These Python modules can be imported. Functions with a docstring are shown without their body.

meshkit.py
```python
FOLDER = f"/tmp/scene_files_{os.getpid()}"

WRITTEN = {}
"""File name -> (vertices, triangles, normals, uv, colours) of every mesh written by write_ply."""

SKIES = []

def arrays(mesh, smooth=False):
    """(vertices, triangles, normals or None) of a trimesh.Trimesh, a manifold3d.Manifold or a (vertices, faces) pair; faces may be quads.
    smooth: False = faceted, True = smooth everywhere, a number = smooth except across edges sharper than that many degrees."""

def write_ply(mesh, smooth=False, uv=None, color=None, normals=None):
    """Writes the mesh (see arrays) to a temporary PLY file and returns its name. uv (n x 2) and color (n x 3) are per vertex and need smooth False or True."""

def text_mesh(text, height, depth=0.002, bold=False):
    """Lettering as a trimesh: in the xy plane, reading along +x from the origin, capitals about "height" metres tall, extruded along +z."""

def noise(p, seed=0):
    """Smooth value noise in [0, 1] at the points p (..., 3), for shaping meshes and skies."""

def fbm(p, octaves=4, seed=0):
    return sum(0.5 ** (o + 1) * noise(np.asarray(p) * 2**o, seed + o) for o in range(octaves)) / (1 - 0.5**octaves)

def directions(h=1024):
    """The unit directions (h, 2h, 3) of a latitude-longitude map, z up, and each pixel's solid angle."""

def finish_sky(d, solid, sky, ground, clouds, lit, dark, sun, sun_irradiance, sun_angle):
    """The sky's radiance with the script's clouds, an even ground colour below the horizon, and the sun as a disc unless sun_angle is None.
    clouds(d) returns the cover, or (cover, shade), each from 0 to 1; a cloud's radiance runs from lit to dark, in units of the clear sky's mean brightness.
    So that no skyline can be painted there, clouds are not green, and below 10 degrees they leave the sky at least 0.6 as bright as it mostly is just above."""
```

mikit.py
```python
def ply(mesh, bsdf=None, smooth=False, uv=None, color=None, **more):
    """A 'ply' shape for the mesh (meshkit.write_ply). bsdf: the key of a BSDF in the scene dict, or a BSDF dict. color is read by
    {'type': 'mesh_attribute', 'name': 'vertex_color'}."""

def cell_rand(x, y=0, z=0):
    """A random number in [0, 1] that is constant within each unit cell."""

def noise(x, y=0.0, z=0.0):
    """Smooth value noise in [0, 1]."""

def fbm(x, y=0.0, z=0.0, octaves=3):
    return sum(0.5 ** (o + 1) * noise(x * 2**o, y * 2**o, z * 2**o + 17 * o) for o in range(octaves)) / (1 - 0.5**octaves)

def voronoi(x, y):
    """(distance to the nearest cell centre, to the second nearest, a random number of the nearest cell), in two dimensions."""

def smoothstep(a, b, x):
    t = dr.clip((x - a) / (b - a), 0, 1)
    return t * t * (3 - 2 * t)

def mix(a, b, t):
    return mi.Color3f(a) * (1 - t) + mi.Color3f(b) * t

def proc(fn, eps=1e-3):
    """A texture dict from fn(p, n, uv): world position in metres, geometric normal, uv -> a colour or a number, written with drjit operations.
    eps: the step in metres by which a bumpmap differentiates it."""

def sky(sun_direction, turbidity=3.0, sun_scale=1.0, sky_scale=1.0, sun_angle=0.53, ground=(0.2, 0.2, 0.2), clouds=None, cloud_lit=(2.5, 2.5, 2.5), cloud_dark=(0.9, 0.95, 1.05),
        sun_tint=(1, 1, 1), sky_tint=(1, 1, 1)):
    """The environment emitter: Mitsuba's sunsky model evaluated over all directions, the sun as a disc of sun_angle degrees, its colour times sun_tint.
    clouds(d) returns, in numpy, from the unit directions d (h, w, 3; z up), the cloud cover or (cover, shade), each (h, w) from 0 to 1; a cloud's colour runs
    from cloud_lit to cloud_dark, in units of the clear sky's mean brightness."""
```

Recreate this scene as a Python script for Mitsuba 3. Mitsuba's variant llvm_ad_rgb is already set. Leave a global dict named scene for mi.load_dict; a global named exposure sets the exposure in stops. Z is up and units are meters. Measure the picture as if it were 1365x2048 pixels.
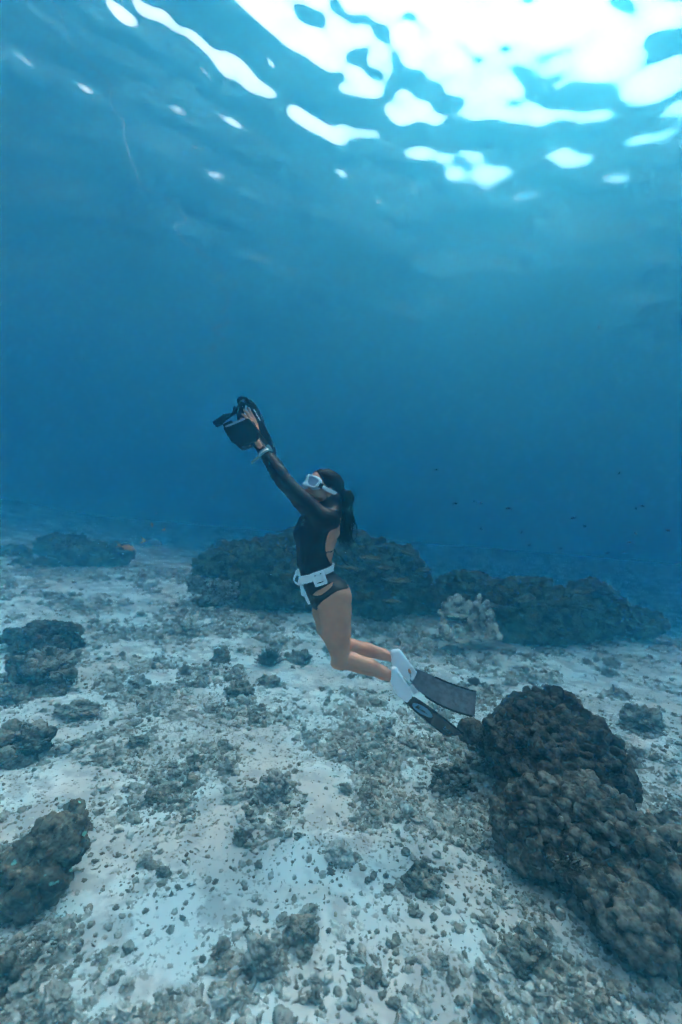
import math, random
import numpy as np, trimesh, mitsuba as mi, drjit as dr
import mikit, meshkit
from scipy.spatial import cKDTree

T = mi.ScalarTransform4f
scene, labels = {}, {}
rng = np.random.default_rng(11)

# ---------------------------------------------------------------- camera, sky, water medium, exposure
F_PX, PITCH, ROLL = 900.0, math.radians(-2.0), math.radians(4.0)      # focal length in photograph pixels (1365 x 2048)
CW, CH = 1365.0, 2048.0
FWD = np.array([0, math.cos(PITCH), math.sin(PITCH)])
R0 = np.array([1.0, 0, 0]); U0 = np.cross(R0, FWD)
RIGHT = R0 * math.cos(ROLL) + U0 * math.sin(ROLL)
UP = U0 * math.cos(ROLL) - R0 * math.sin(ROLL)
SURF_Z, BED_Z = 4.2, -1.8
exposure = 2.8
scene['camera'] = {'type': 'thinlens', 'aperture_radius': 0.0085, 'focus_distance': 2.7, 'fov': 2 * math.degrees(math.atan(CW / 2 / F_PX)), 'fov_axis': 'x',
                   'near_clip': 0.02, 'far_clip': 300.0, 'to_world': T().look_at(origin=[0, 0, 0], target=FWD.tolist(), up=UP.tolist()),
                   'medium': {'type': 'ref', 'id': 'water_medium'}}
scene['sky'] = mikit.sky([0.28, 0.58, 0.77], turbidity=3, sun_scale=0.6, sun_angle=25, sun_tint=(1.08, 1.0, 0.97), clouds=lambda d: 1.0)
scene['water_medium'] = {'type': 'homogeneous', 'sigma_t': {'type': 'rgb', 'value': [0.150, 0.138, 0.134]},
                         'albedo': {'type': 'rgb', 'value': [0.055, 0.455, 0.675]}, 'phase': {'type': 'hg', 'g': 0.86}}
scene['haze'] = {'type': 'cube', 'to_world': T().translate([0, 0, (SURF_Z + 0.4 - 15) / 2]).scale([112, 112, (SURF_Z + 0.4 + 15) / 2]),
                 'bsdf': {'type': 'null'}, 'interior': {'type': 'ref', 'id': 'water_medium'}}
labels['haze'] = {'label': 'clear blue sea water fading to deep blue', 'kind': 'stuff'}


def ray(px, py):
    d = FWD + RIGHT * ((px - CW / 2) / F_PX) - UP * ((py - CH / 2) / F_PX)
    return d            # depth along FWD is 1


def at(px, py, depth):
    return ray(px, py) * depth


def grid_mesh(xs, ys, zf):
    X, Y = np.meshgrid(xs, ys)
    Z = zf(X, Y)
    v = np.stack([X, Y, Z], -1).reshape(-1, 3)
    nx, ny = len(xs), len(ys)
    i, j = np.meshgrid(np.arange(ny - 1), np.arange(nx - 1), indexing='ij')
    a = i * nx + j
    return v, np.stack([a, a + 1, a + nx + 1, a + nx], -1).reshape(-1, 4)


def graded(lo, hi, a, b, step, growth=1.12):
    core = list(np.arange(a, b, step))
    s, x = step, core[-1]
    while x < hi:
        s *= growth; x += s; core.append(min(x, hi))
    s, x = step, core[0]
    while x > lo:
        s *= growth; x -= s; core.insert(0, max(x, lo))
    return np.array(core)


# ---------------------------------------------------------------- water surface
WAVES = []
wr = np.random.default_rng(6)
for lam, slope, n in ((2.8, 0.04, 5), (1.4, 0.055, 7), (0.78, 0.065, 9), (0.43, 0.085, 12), (0.23, 0.105, 14), (0.14, 0.08, 16)):
    for _ in range(n):
        l = lam * wr.uniform(0.8, 1.25); th = wr.normal(0.3, 0.8); k = 2 * math.pi / l
        WAVES.append((k * math.cos(th + 1.2), k * math.sin(th + 1.2), slope / math.sqrt(n / 2) / k, wr.uniform(0, 6.28)))


def wave_z(X, Y):
    z = np.zeros_like(X)
    r = np.hypot(X, Y)
    for kx, ky, a, ph in WAVES:
        k = math.hypot(kx, ky)
        fade = np.clip(1.5 - r * k / 120, 0, 1)
        z += a * fade * np.sin(kx * X + ky * Y + ph)
    return SURF_Z + z - 0.70 * np.sin(0.27 * X + 0.25) * np.clip(2 - r / 12, 0, 1)


scene['water_bsdf'] = {'type': 'dielectric', 'int_ior': 1.0, 'ext_ior': 1.33}
wv, wf = grid_mesh(graded(-110, 110, -7, 7, 0.032), graded(-110, 110, 1.2, 10, 0.032), wave_z)
scene['water_surface'] = mikit.ply((wv, wf[:, ::-1]), 'water_bsdf', smooth=True)
labels['water_surface'] = {'label': 'rippled sea surface seen from below with bright white sky patches', 'kind': 'structure'}


# ---------------------------------------------------------------- sea bed
def bed_z(X, Y):
    X, Y = np.asarray(X, float), np.asarray(Y, float)
    p = np.stack([X, Y, np.zeros_like(X)], -1)
    z = BED_Z - 0.012 * X
    z = z + 0.25 * (meshkit.noise(p * 0.35, 3) - 0.5) * np.clip(np.hypot(X, Y) / 4, 0, 1)
    z = z + 0.07 * (meshkit.fbm(p * 1.7, 3, 7) - 0.5) + 0.035 * (meshkit.fbm(p * 6, 3, 9) - 0.5)
    return z - 0.5 * np.minimum(np.logaddexp(0, ((Y - 8) + 0.8 * (X - 5)) / 3.5), 14) - 0.07 * np.minimum(np.logaddexp(0, (Y - 9) * 0.8), 14)


def ground(px, py):
    d = ray(px, py)
    t = np.linspace(0.3, 40, 4000)
    P = t[:, None] * d
    i = np.argmax(P[:, 2] < bed_z(P[:, 0], P[:, 1]))
    return P[i]


def sand_colour(p, n, uv):
    a = mikit.fbm(p.x * 2.2, p.y * 2.2, 0.0, 4)
    c = mikit.mix([0.54, 0.495, 0.44], [0.79, 0.73, 0.66], mikit.smoothstep(0.3, 0.6, a))
    g = mikit.noise(p.x * 55, p.y * 55, p.z * 55) * 0.6 + mikit.noise(p.x * 130, p.y * 130, p.z * 130) * 0.4
    d = mikit.smoothstep(0.60, 0.74, g) * mikit.smoothstep(0.36, 0.58, mikit.fbm(p.x * 3.1 + 7, p.y * 3.1, 0.0, 3))
    e = mikit.fbm(p.x * 9 + 3, p.y * 9, 0.0, 4)
    c = mikit.mix(c, [0.38, 0.365, 0.34], mikit.smoothstep(0.44, 0.68, e) * 0.75)
    c = mikit.mix(c, [0.25, 0.22, 0.18], d * 0.7)
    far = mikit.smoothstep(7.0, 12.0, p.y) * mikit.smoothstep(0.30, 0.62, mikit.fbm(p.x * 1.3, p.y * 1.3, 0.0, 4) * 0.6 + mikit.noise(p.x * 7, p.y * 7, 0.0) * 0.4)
    return mikit.mix(c, [0.17, 0.16, 0.13], far * 0.9)      # stands for unbuilt far rubble and weaker light there, both put into the colour


def sand_relief(p, n, uv):
    return mikit.fbm(p.x * 14, p.y * 14, 0.0, 3) * 0.016 + mikit.noise(p.x * 90, p.y * 90, 0.0) * 0.004


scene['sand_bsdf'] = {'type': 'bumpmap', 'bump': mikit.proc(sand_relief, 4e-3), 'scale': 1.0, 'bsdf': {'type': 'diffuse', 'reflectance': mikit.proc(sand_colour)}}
sv, sf = grid_mesh(graded(-110, 110, -4.5, 4.5, 0.035), graded(-110, 110, 0.7, 6.5, 0.035), bed_z)
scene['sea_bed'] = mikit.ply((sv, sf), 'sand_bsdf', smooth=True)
labels['sea_bed'] = {'label': 'pale sandy sea bed strewn with coral rubble', 'kind': 'structure'}


# ---------------------------------------------------------------- materials
def mottle(dark, light, freq, lo=0.35, hi=0.65, dust=None, spots=None, grain=95.0):
    def fn(p, n, uv):
        a = mikit.fbm(p.x * freq, p.y * freq, p.z * freq, 4)
        c = mikit.mix(dark, light, mikit.smoothstep(lo, hi, a))
        c = c * (0.6 + 0.8 * mikit.noise(p.x * grain, p.y * grain, p.z * grain))
        if spots:
            b = mikit.noise(p.x * spots[1], p.y * spots[1], p.z * spots[1])
            c = mikit.mix(c, spots[0], mikit.smoothstep(spots[2], spots[2] + 0.08, b))
        if dust:
            b = mikit.noise(p.x * 31, p.y * 31, p.z * 31)
            c = mikit.mix(c, [0.62, 0.58, 0.50], mikit.smoothstep(0.55, 0.95, n.z * 0.75 + b * 0.4) * dust)
        return c
    return {'type': 'diffuse', 'reflectance': mikit.proc(fn)}


def principled(col, rough=0.5, spec=0.5, **kw):
    return {'type': 'principled', 'base_color': {'type': 'rgb', 'value': list(col)}, 'roughness': rough, 'specular': spec, **kw}


scene['coral_bsdf'] = mottle([0.026, 0.022, 0.018], [0.105, 0.085, 0.066], 16)
scene['coral_grey_bsdf'] = mottle([0.045, 0.039, 0.032], [0.175, 0.15, 0.12], 16, spots=([0.34, 0.33, 0.28], 26, 0.88))
scene['rock_bsdf'] = mottle([0.04, 0.034, 0.026], [0.17, 0.14, 0.105], 11, dust=0.25)
scene['spotted_rock_bsdf'] = mottle([0.05, 0.042, 0.032], [0.16, 0.135, 0.10], 13, spots=([0.20, 0.42, 0.33], 30, 0.84))
scene['reef_bsdf'] = mottle([0.022, 0.028, 0.016], [0.085, 0.082, 0.045], 7)
scene['pale_coral_bsdf'] = mottle([0.12, 0.10, 0.07], [0.70, 0.64, 0.53], 12, 0.34, 0.58)
scene['shelf_bsdf'] = mottle([0.03, 0.035, 0.02], [0.11, 0.10, 0.06], 12)
scene['plate_coral_bsdf'] = mottle([0.045, 0.045, 0.025], [0.14, 0.12, 0.07], 14)
scene['rubble_bsdf'] = mottle([0.13, 0.115, 0.095], [0.34, 0.31, 0.265], 17, dust=0.3)
scene['rubble_brown_bsdf'] = mottle([0.08, 0.066, 0.050], [0.23, 0.19, 0.145], 17, dust=0.18)
scene['rubble_pale_bsdf'] = mottle([0.30, 0.27, 0.23], [0.58, 0.54, 0.47], 15, dust=0.4)
scene['fish_bsdf'] = principled([0.16, 0.20, 0.23], 0.5)
scene['fish_grey_bsdf'] = principled([0.10, 0.12, 0.12], 0.5)
scene['fish_orange_bsdf'] = principled([0.75, 0.26, 0.05], 0.5)
scene['fish_blue_bsdf'] = principled([0.10, 0.20, 0.24], 0.5)
scene['skin_bsdf'] = {'type': 'principled', 'base_color': mikit.proc(lambda p, n, uv: mikit.mix([0.50, 0.20, 0.115], [0.66, 0.28, 0.165], mikit.fbm(p.x * 20, p.y * 20, p.z * 20, 3))),
                      'roughness': 0.45, 'specular': 0.4}
scene['lip_bsdf'] = principled([0.55, 0.17, 0.15], 0.4)
scene['suit_bsdf'] = principled([0.003, 0.006, 0.010], 0.45, 0.16)
scene['hair_bsdf'] = principled([0.004, 0.004, 0.005], 0.6, 0.06)
scene['white_bsdf'] = principled([0.90, 0.91, 0.90], 0.35)
scene['skirt_bsdf'] = principled([0.84, 0.87, 0.86], 0.3)
scene['webbing_bsdf'] = {'type': 'principled', 'base_color': mikit.proc(lambda p, n, uv: mikit.mix([0.78, 0.79, 0.76], [0.90, 0.90, 0.88], mikit.noise(p.x * 300, p.y * 300, p.z * 300))), 'roughness': 0.8}
scene['black_bsdf'] = principled([0.007, 0.009, 0.012], 0.35, 0.2)
scene['dark_grey_bsdf'] = principled([0.014, 0.018, 0.022], 0.3, 0.25)
scene['silver_bsdf'] = principled([0.6, 0.6, 0.6], 0.3, metallic=0.7)
scene['lens_bsdf'] = principled([0.22, 0.26, 0.36], 0.08, 0.9)
scene['watch_bsdf'] = principled([0.16, 0.30, 0.30], 0.3)
scene['blade_grey_bsdf'] = {'type': 'principled', 'base_color': mikit.proc(lambda p, n, uv: mikit.mix([0.045, 0.05, 0.058], [0.085, 0.092, 0.103], mikit.smoothstep(0.2, 0.8, mikit.fbm(p.x * 40, p.y * 40, p.z * 40, 4)))), 'roughness': 0.5}
scene['emblem_bsdf'] = principled([0.11, 0.27, 0.39], 0.5, 0.2)
scene['snow_bsdf'] = principled([0.8, 0.8, 0.8], 0.5)


# ---------------------------------------------------------------- mesh tools
def surface_nets(D, lo, h):
    s = D < 0
    n = np.array(D.shape) - 1
    cnt = np.zeros(n, np.int8)
    for a, b, c in np.ndindex(2, 2, 2):
        cnt += s[a:a + n[0], b:b + n[1], c:c + n[2]]
    cells = np.argwhere((cnt > 0) & (cnt < 8))
    idx = np.full(n, -1, np.int64)
    idx[tuple(cells.T)] = np.arange(len(cells))
    pos, num = np.zeros((len(cells), 3)), np.zeros(len(cells))
    corner = {k: D[cells[:, 0] + k[0], cells[:, 1] + k[1], cells[:, 2] + k[2]] for k in np.ndindex(2, 2, 2)}
    for ax in range(3):
        for k in np.ndindex(2, 2):
            a = list(k); a.insert(ax, 0); b = list(k); b.insert(ax, 1)
            da, db = corner[tuple(a)], corner[tuple(b)]
            m = (da < 0) != (db < 0)
            t = np.where(m, da / np.where(m, da - db, 1), 0)
            p = np.tile(np.array(a, float), (len(cells), 1)); p[:, ax] = t
            pos[m] += p[m]; num[m] += 1
    v = (cells + pos / num[:, None]) * h + np.asarray(lo)
    quads = []
    for ax in range(3):
        o = [x for x in range(3) if x != ax]
        sl0 = [slice(None)] * 3; sl1 = [slice(None)] * 3
        sl0[ax] = slice(0, -1); sl1[ax] = slice(1, None)
        e = s[tuple(sl0)] != s[tuple(sl1)]
        i = np.argwhere(e)
        i = i[(i[:, o[0]] > 0) & (i[:, o[1]] > 0) & (i[:, o[0]] < D.shape[o[0]] - 1) & (i[:, o[1]] < D.shape[o[1]] - 1)]
        q = []
        for da, db in ((0, 0), (1, 0), (1, 1), (0, 1)):
            c = i.copy(); c[:, o[0]] -= da; c[:, o[1]] -= db
            q.append(idx[tuple(c.T)])
        q = np.stack(q, 1)
        flip = s[tuple(i.T)] ^ (ax == 1)
        q = np.where(flip[:, None], q[:, ::-1], q)
        quads.append(q)
    q = np.vstack(quads)
    m = trimesh.Trimesh(v, np.vstack([q[:, [0, 1, 2]], q[:, [0, 2, 3]]]), process=False)
    if m.volume < 0:
        m.invert()
    return m


def relax(m, n):
    from scipy.sparse import coo_matrix, diags
    e = np.vstack([m.faces[:, [0, 1]], m.faces[:, [1, 2]], m.faces[:, [2, 0]]])
    A = coo_matrix((np.ones(2 * len(e)), (np.r_[e[:, 0], e[:, 1]], np.r_[e[:, 1], e[:, 0]])), shape=(len(m.vertices),) * 2).tocsr()
    A.data[:] = 1
    A = diags(1 / np.maximum(np.asarray(A.sum(1)).ravel(), 1)) @ A
    v = np.array(m.vertices)
    for _ in range(n):
        v = v + 0.5 * (A @ v - v)
        v = v - 0.3 * (A @ v - v)
    return trimesh.Trimesh(v, m.faces, process=False)


class Field:
    """A distance field on a grid, filled by smooth unions; coordinates in any unit."""
    def __init__(self, lo, hi, h):
        self.lo, self.h = np.array(lo, float), h
        self.n = np.ceil((np.array(hi) - self.lo) / h).astype(int) + 1
        self.D = np.full(self.n, 30 * h, np.float32)

    def box(self, lo, hi, pad):
        a = np.clip(np.floor((np.array(lo) - pad - self.lo) / self.h).astype(int), 0, self.n)
        b = np.clip(np.ceil((np.array(hi) + pad - self.lo) / self.h).astype(int) + 1, 0, self.n)
        ax = [self.lo[k] + self.h * np.arange(a[k], b[k]) for k in range(3)]
        P = np.stack(np.meshgrid(*ax, indexing='ij'), -1)
        return (slice(a[0], b[0]), slice(a[1], b[1]), slice(a[2], b[2])), P

    def put(self, sl, d, k, sub=False):
        D = self.D[sl]
        if sub:
            hh = np.clip(0.5 - 0.5 * (D + d) / k, 0, 1)
            self.D[sl] = D * (1 - hh) - d * hh + k * hh * (1 - hh)
        else:
            hh = np.clip(0.5 + 0.5 * (D - d) / k, 0, 1)
            self.D[sl] = D * (1 - hh) + d * hh - k * hh * (1 - hh)

    def cone(self, a, b, ra, rb, k=2.0):
        a, b = np.array(a, float), np.array(b, float)
        r = max(ra, rb)
        sl, P = self.box(np.minimum(a, b) - r, np.maximum(a, b) + r, 2 * k + 3 * self.h)
        ab = b - a
        t = np.clip(((P - a) @ ab) / max(ab @ ab, 1e-9), 0, 1)
        d = np.linalg.norm(P - a - t[..., None] * ab, axis=-1) - (ra + (rb - ra) * t)
        self.put(sl, d, k)

    def ell(self, c, R, axes=None, k=2.0, sub=False):
        c, R = np.array(c, float), np.array(R, float)
        A = np.eye(3) if axes is None else np.array(axes, float)
        ext = np.sqrt(((A * R[:, None]) ** 2).sum(0))
        sl, P = self.box(c - ext, c + ext, 2 * k + 3 * self.h)
        q = (P - c) @ A.T
        k0 = np.linalg.norm(q / R, axis=-1)
        k1 = np.linalg.norm(q / R ** 2, axis=-1)
        self.put(sl, np.where(k1 > 1e-9, k0 * (k0 - 1) / np.maximum(k1, 1e-9), -R.min()), k, sub)

    def mesh(self, smooth=2):
        m = surface_nets(self.D, self.lo, self.h)
        if smooth:
            m = relax(m, smooth)
        return m


def tube(points, radii, sides=6):
    p = np.asarray(points, float)
    t = np.gradient(p, axis=0)
    t /= np.linalg.norm(t, axis=1, keepdims=True) + 1e-12
    ref = np.array([0.31, 0.17, 0.93])
    a = np.cross(t, ref); a /= np.linalg.norm(a, axis=1, keepdims=True) + 1e-12
    b = np.cross(t, a)
    ang = np.arange(sides) * 2 * np.pi / sides
    r = np.broadcast_to(radii, (len(p),))
    v = (p[:, None] + r[:, None, None] * (np.cos(ang)[None, :, None] * a[:, None] + np.sin(ang)[None, :, None] * b[:, None])).reshape(-1, 3)
    i, j = np.meshgrid(np.arange(len(p) - 1), np.arange(sides), indexing='ij')
    q = np.stack([i * sides + j, i * sides + (j + 1) % sides, (i + 1) * sides + (j + 1) % sides, (i + 1) * sides + j], -1).reshape(-1, 4)
    f = np.vstack([q[:, [0, 1, 2]], q[:, [0, 2, 3]]])
    e0, e1 = len(v), len(v) + 1
    v = np.vstack([v, p[:1], p[-1:]])
    k = np.arange(sides)
    f = np.vstack([f, np.stack([np.full(sides, e0), (k + 1) % sides, k], 1), np.stack([np.full(sides, e1), (len(p) - 1) * sides + k, (len(p) - 1) * sides + (k + 1) % sides], 1)])
    m = trimesh.Trimesh(v, f, process=False)
    if m.volume < 0:
        m.invert()
    return m


def spline(pts, n):
    pts = np.asarray(pts, float)
    from scipy.interpolate import CubicSpline
    s = np.concatenate([[0], np.cumsum(np.linalg.norm(np.diff(pts, axis=0), axis=1))])
    return CubicSpline(s, pts)(np.linspace(0, s[-1], n))


def numbered(name):
    if name not in scene and name not in labels:
        return name
    i = 1
    while f'{name}_{i:03d}' in scene or f'{name}_{i:03d}' in labels:
        i += 1
    return f'{name}_{i:03d}'


def thing(name, label, cat, group=None):
    key = numbered(name)
    labels[key] = {'label': label, 'category': cat}
    if group:
        labels[key]['group'] = group
    return key


def part(key, name, mesh, bsdf, smooth=40):
    k = numbered(f'{key}__{name}')
    scene[k] = mikit.ply(mesh, bsdf, smooth=smooth)
    return k


# ---------------------------------------------------------------- corals and rocks
def knobby(mesh, spacing, height, seed, pit=0.35, rough=0.0):
    """Covers a surface with rounded knobs that stand out along its normals."""
    r = np.random.default_rng(seed)
    area = mesh.area
    cand, _ = trimesh.sample.sample_surface(mesh, int(area / spacing ** 2 * 6), seed=seed)
    gone = np.zeros(len(cand), bool)                  # thin the samples to about one per knob
    pairs = cKDTree(cand).query_pairs(0.78 * spacing, output_type='ndarray')
    pairs = pairs[np.lexsort((pairs[:, 1], pairs[:, 0]))]
    start = np.searchsorted(pairs[:, 0], np.arange(len(cand) + 1))
    for i in range(len(cand)):
        if not gone[i]:
            gone[pairs[start[i]:start[i + 1], 1]] = True
    keep = cand[~gone]
    size = r.uniform(0.45, 1.25, len(keep))
    d, i = cKDTree(keep).query(mesh.vertices, k=3)
    x = np.clip(d / (0.66 * spacing), 0, 1)
    bump = np.max(np.sqrt(1 - x ** 2) * size[i], axis=1)
    n = np.array(mesh.vertex_normals)
    off = height * (bump - pit)
    if rough:
        off = off + rough * (meshkit.fbm(np.array(mesh.vertices) / spacing * 1.7, 3, seed) - 0.5)
    return trimesh.Trimesh(mesh.vertices + n * off[:, None], mesh.faces, process=False)


def blob_mesh(blobs, h, k, warp=0.0, wf=2.0, seed=0, smooth=2):
    """blobs: (centre, radii); the smooth union as a mesh, its surface warped by noise."""
    c = np.array([b[0] for b in blobs], float); R = np.array([b[1] for b in blobs], float)
    pad = 3 * h + k + 2 * warp
    f = Field((c - R).min(0) - pad, (c + R).max(0) + pad, h)
    for b in blobs:
        f.ell(b[0], b[1], None if len(b) < 3 else b[2], k)
    m = f.mesh(smooth)
    if warp:
        v = np.array(m.vertices)
        n = np.array(m.vertex_normals)
        m = trimesh.Trimesh(v + n * (warp * 2 * (meshkit.fbm(v * wf, 4, seed) - 0.5))[:, None], m.faces, process=False)
    return m


def rock_shape(seed, sub=3, amp=0.45, freq=1.5, fine=0.16):
    r = np.random.default_rng(seed)
    m = trimesh.creation.icosphere(subdivisions=sub, radius=1.0)
    v = np.array(m.vertices)
    o = r.uniform(-50, 50, 3)
    rad = 1 + amp * 2 * (meshkit.fbm(v * freq + o, 2, seed) - 0.5) + fine * 2 * (meshkit.fbm(v * freq * 3.7 + o, 3, seed + 3) - 0.5)
    if sub > 2:
        rad = rad + 0.10 * (0.5 - np.abs(meshkit.noise(v * freq * 5 + o, seed + 5) - 0.5) * 2)
    v = v * rad[:, None] * r.uniform(0.75, 1.2, 3)
    v /= np.abs(v).max()
    return trimesh.Trimesh(v, m.faces, process=False)


ROCKS, MARKS = [], []


def px_size(P):
    return (P @ FWD) / F_PX          # metres per photograph pixel at the point


def rock(px, base, w, hgt, bsdf, name, label, cat, seed, sub=4, group=None, kn=None, lift=0.16, smooth=True, amp=0.62):
    """A rock whose foot stands at pixel (px, base) of the photograph, w by hgt pixels as seen there."""
    P = ground(px, base); s = px_size(P)
    m = rock_shape(seed, sub, amp=amp, freq=1.9, fine=0.30)
    a = seed * 1.7
    R = np.array([[math.cos(a), -math.sin(a), 0], [math.sin(a), math.cos(a), 0], [0, 0, 1]])
    v = np.array(m.vertices) @ R.T
    v = v / np.abs(v).max(0) * np.array([w * s / 2, w * s / 2 * 0.85, hgt * s * 0.58])
    c = np.array([P[0], P[1] + w * s * 0.25, 0]); c[2] = bed_z(c[0], c[1]) + hgt * s * lift
    m = trimesh.Trimesh(v + c, m.faces, process=False)
    if kn:
        m = knobby(m, kn[0], kn[1], seed, rough=kn[2] if len(kn) > 2 else 0)
    ROCKS.append((c[0], c[1], w * s / 2))
    MARKS.append((label, px, base - hgt / 2))
    key = numbered(name)
    scene[key] = mikit.ply(m, bsdf, smooth=smooth)
    labels[key] = {'label': label, 'category': cat}
    if group:
        labels[key]['group'] = group
    return key


def coral(key_name, label, cat, mesh, bsdf, smooth=True):
    key = numbered(key_name)
    scene[key] = mikit.ply(mesh, bsdf, smooth=smooth)
    labels[key] = {'label': label, 'category': cat}
    return key


def on_bed(px, py, dz=0.0):
    P = ground(px, py)
    return np.array([P[0], P[1], bed_z(P[0], P[1]) + dz])


def blob_at(px, py, depth, w, h_, d):
    """An ellipsoid centred at a pixel and depth, w by h_ pixels seen there, d metres deep."""
    c = at(px, py, depth); s = depth / F_PX
    return (c, (w * s / 2, d / 2, h_ * s / 2))


# the two big knobby coral heads on the right
m = blob_mesh([blob_at(1118, 1505, 3.02, 230, 180, 0.74), blob_at(1190, 1540, 2.95, 120, 130, 0.56), blob_at(1035, 1510, 3.0, 110, 110, 0.46), blob_at(1080, 1448, 3.2, 120, 95, 0.42)], 0.0075, 0.08, 0.12, 3.2, 3)
m = knobby(knobby(knobby(m, 0.085, 0.060, 21, rough=0.06), 0.042, 0.034, 221, rough=0.022), 0.018, 0.007, 121, rough=0.010)
coral('boulder_coral', 'dark brown knobby coral head beside the fin tips, the farther of the two big ones', 'coral', m, 'coral_bsdf')
m = blob_mesh([blob_at(1150, 1665, 2.40, 250, 150, 0.54), blob_at(1275, 1735, 2.25, 220, 175, 0.54), blob_at(1095, 1660, 2.43, 160, 135, 0.44), blob_at(1330, 1800, 2.1, 180, 185, 0.46), blob_at(1230, 1790, 2.1, 110, 110, 0.32)], 0.0075, 0.08, 0.12, 3.2, 5)
m = knobby(knobby(knobby(m, 0.088, 0.062, 22, rough=0.06), 0.043, 0.036, 222, rough=0.022), 0.018, 0.007, 122, rough=0.010)
coral('boulder_coral', 'largest grey brown knobby coral head in the right foreground', 'coral', m, 'coral_grey_bsdf')
m = blob_mesh([blob_at(1272, 1850, 1.92, 140, 95, 0.28), blob_at(1200, 1800, 2.0, 70, 65, 0.18)], 0.0075, 0.06, 0.04, 4.0, 8)
m = knobby(knobby(knobby(m, 0.080, 0.055, 23, rough=0.05), 0.042, 0.033, 223, rough=0.022), 0.018, 0.007, 123, rough=0.010)
coral('boulder_coral', 'lowest knobby coral lump overhanging bare sand at the right edge', 'coral', m, 'coral_grey_bsdf')
m = blob_mesh([blob_at(942, 1462, 3.05, 52, 46, 0.15)], 0.006, 0.03, 0.006, 6.0, 2)
coral('coral_dome', 'small round brown coral dome just below the fin tips', 'coral', knobby(m, 0.018, 0.012, 24, rough=0.006), 'coral_bsdf')

REEF_SHELVES = []
# reef mounds in the blue distance
def reef(blobs, label, seed, sp=0.14, hh=0.13, vox=0.027, warp=0.30):
    m = blob_mesh(blobs, vox, 0.3, warp, 1.3, seed)
    m = knobby(knobby(m, sp, hh, seed, rough=0.16), sp * 0.42, hh * 0.34, seed + 7, rough=0.05)
    return coral('reef_mound', label, 'reef', m, 'reef_bsdf')


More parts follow.
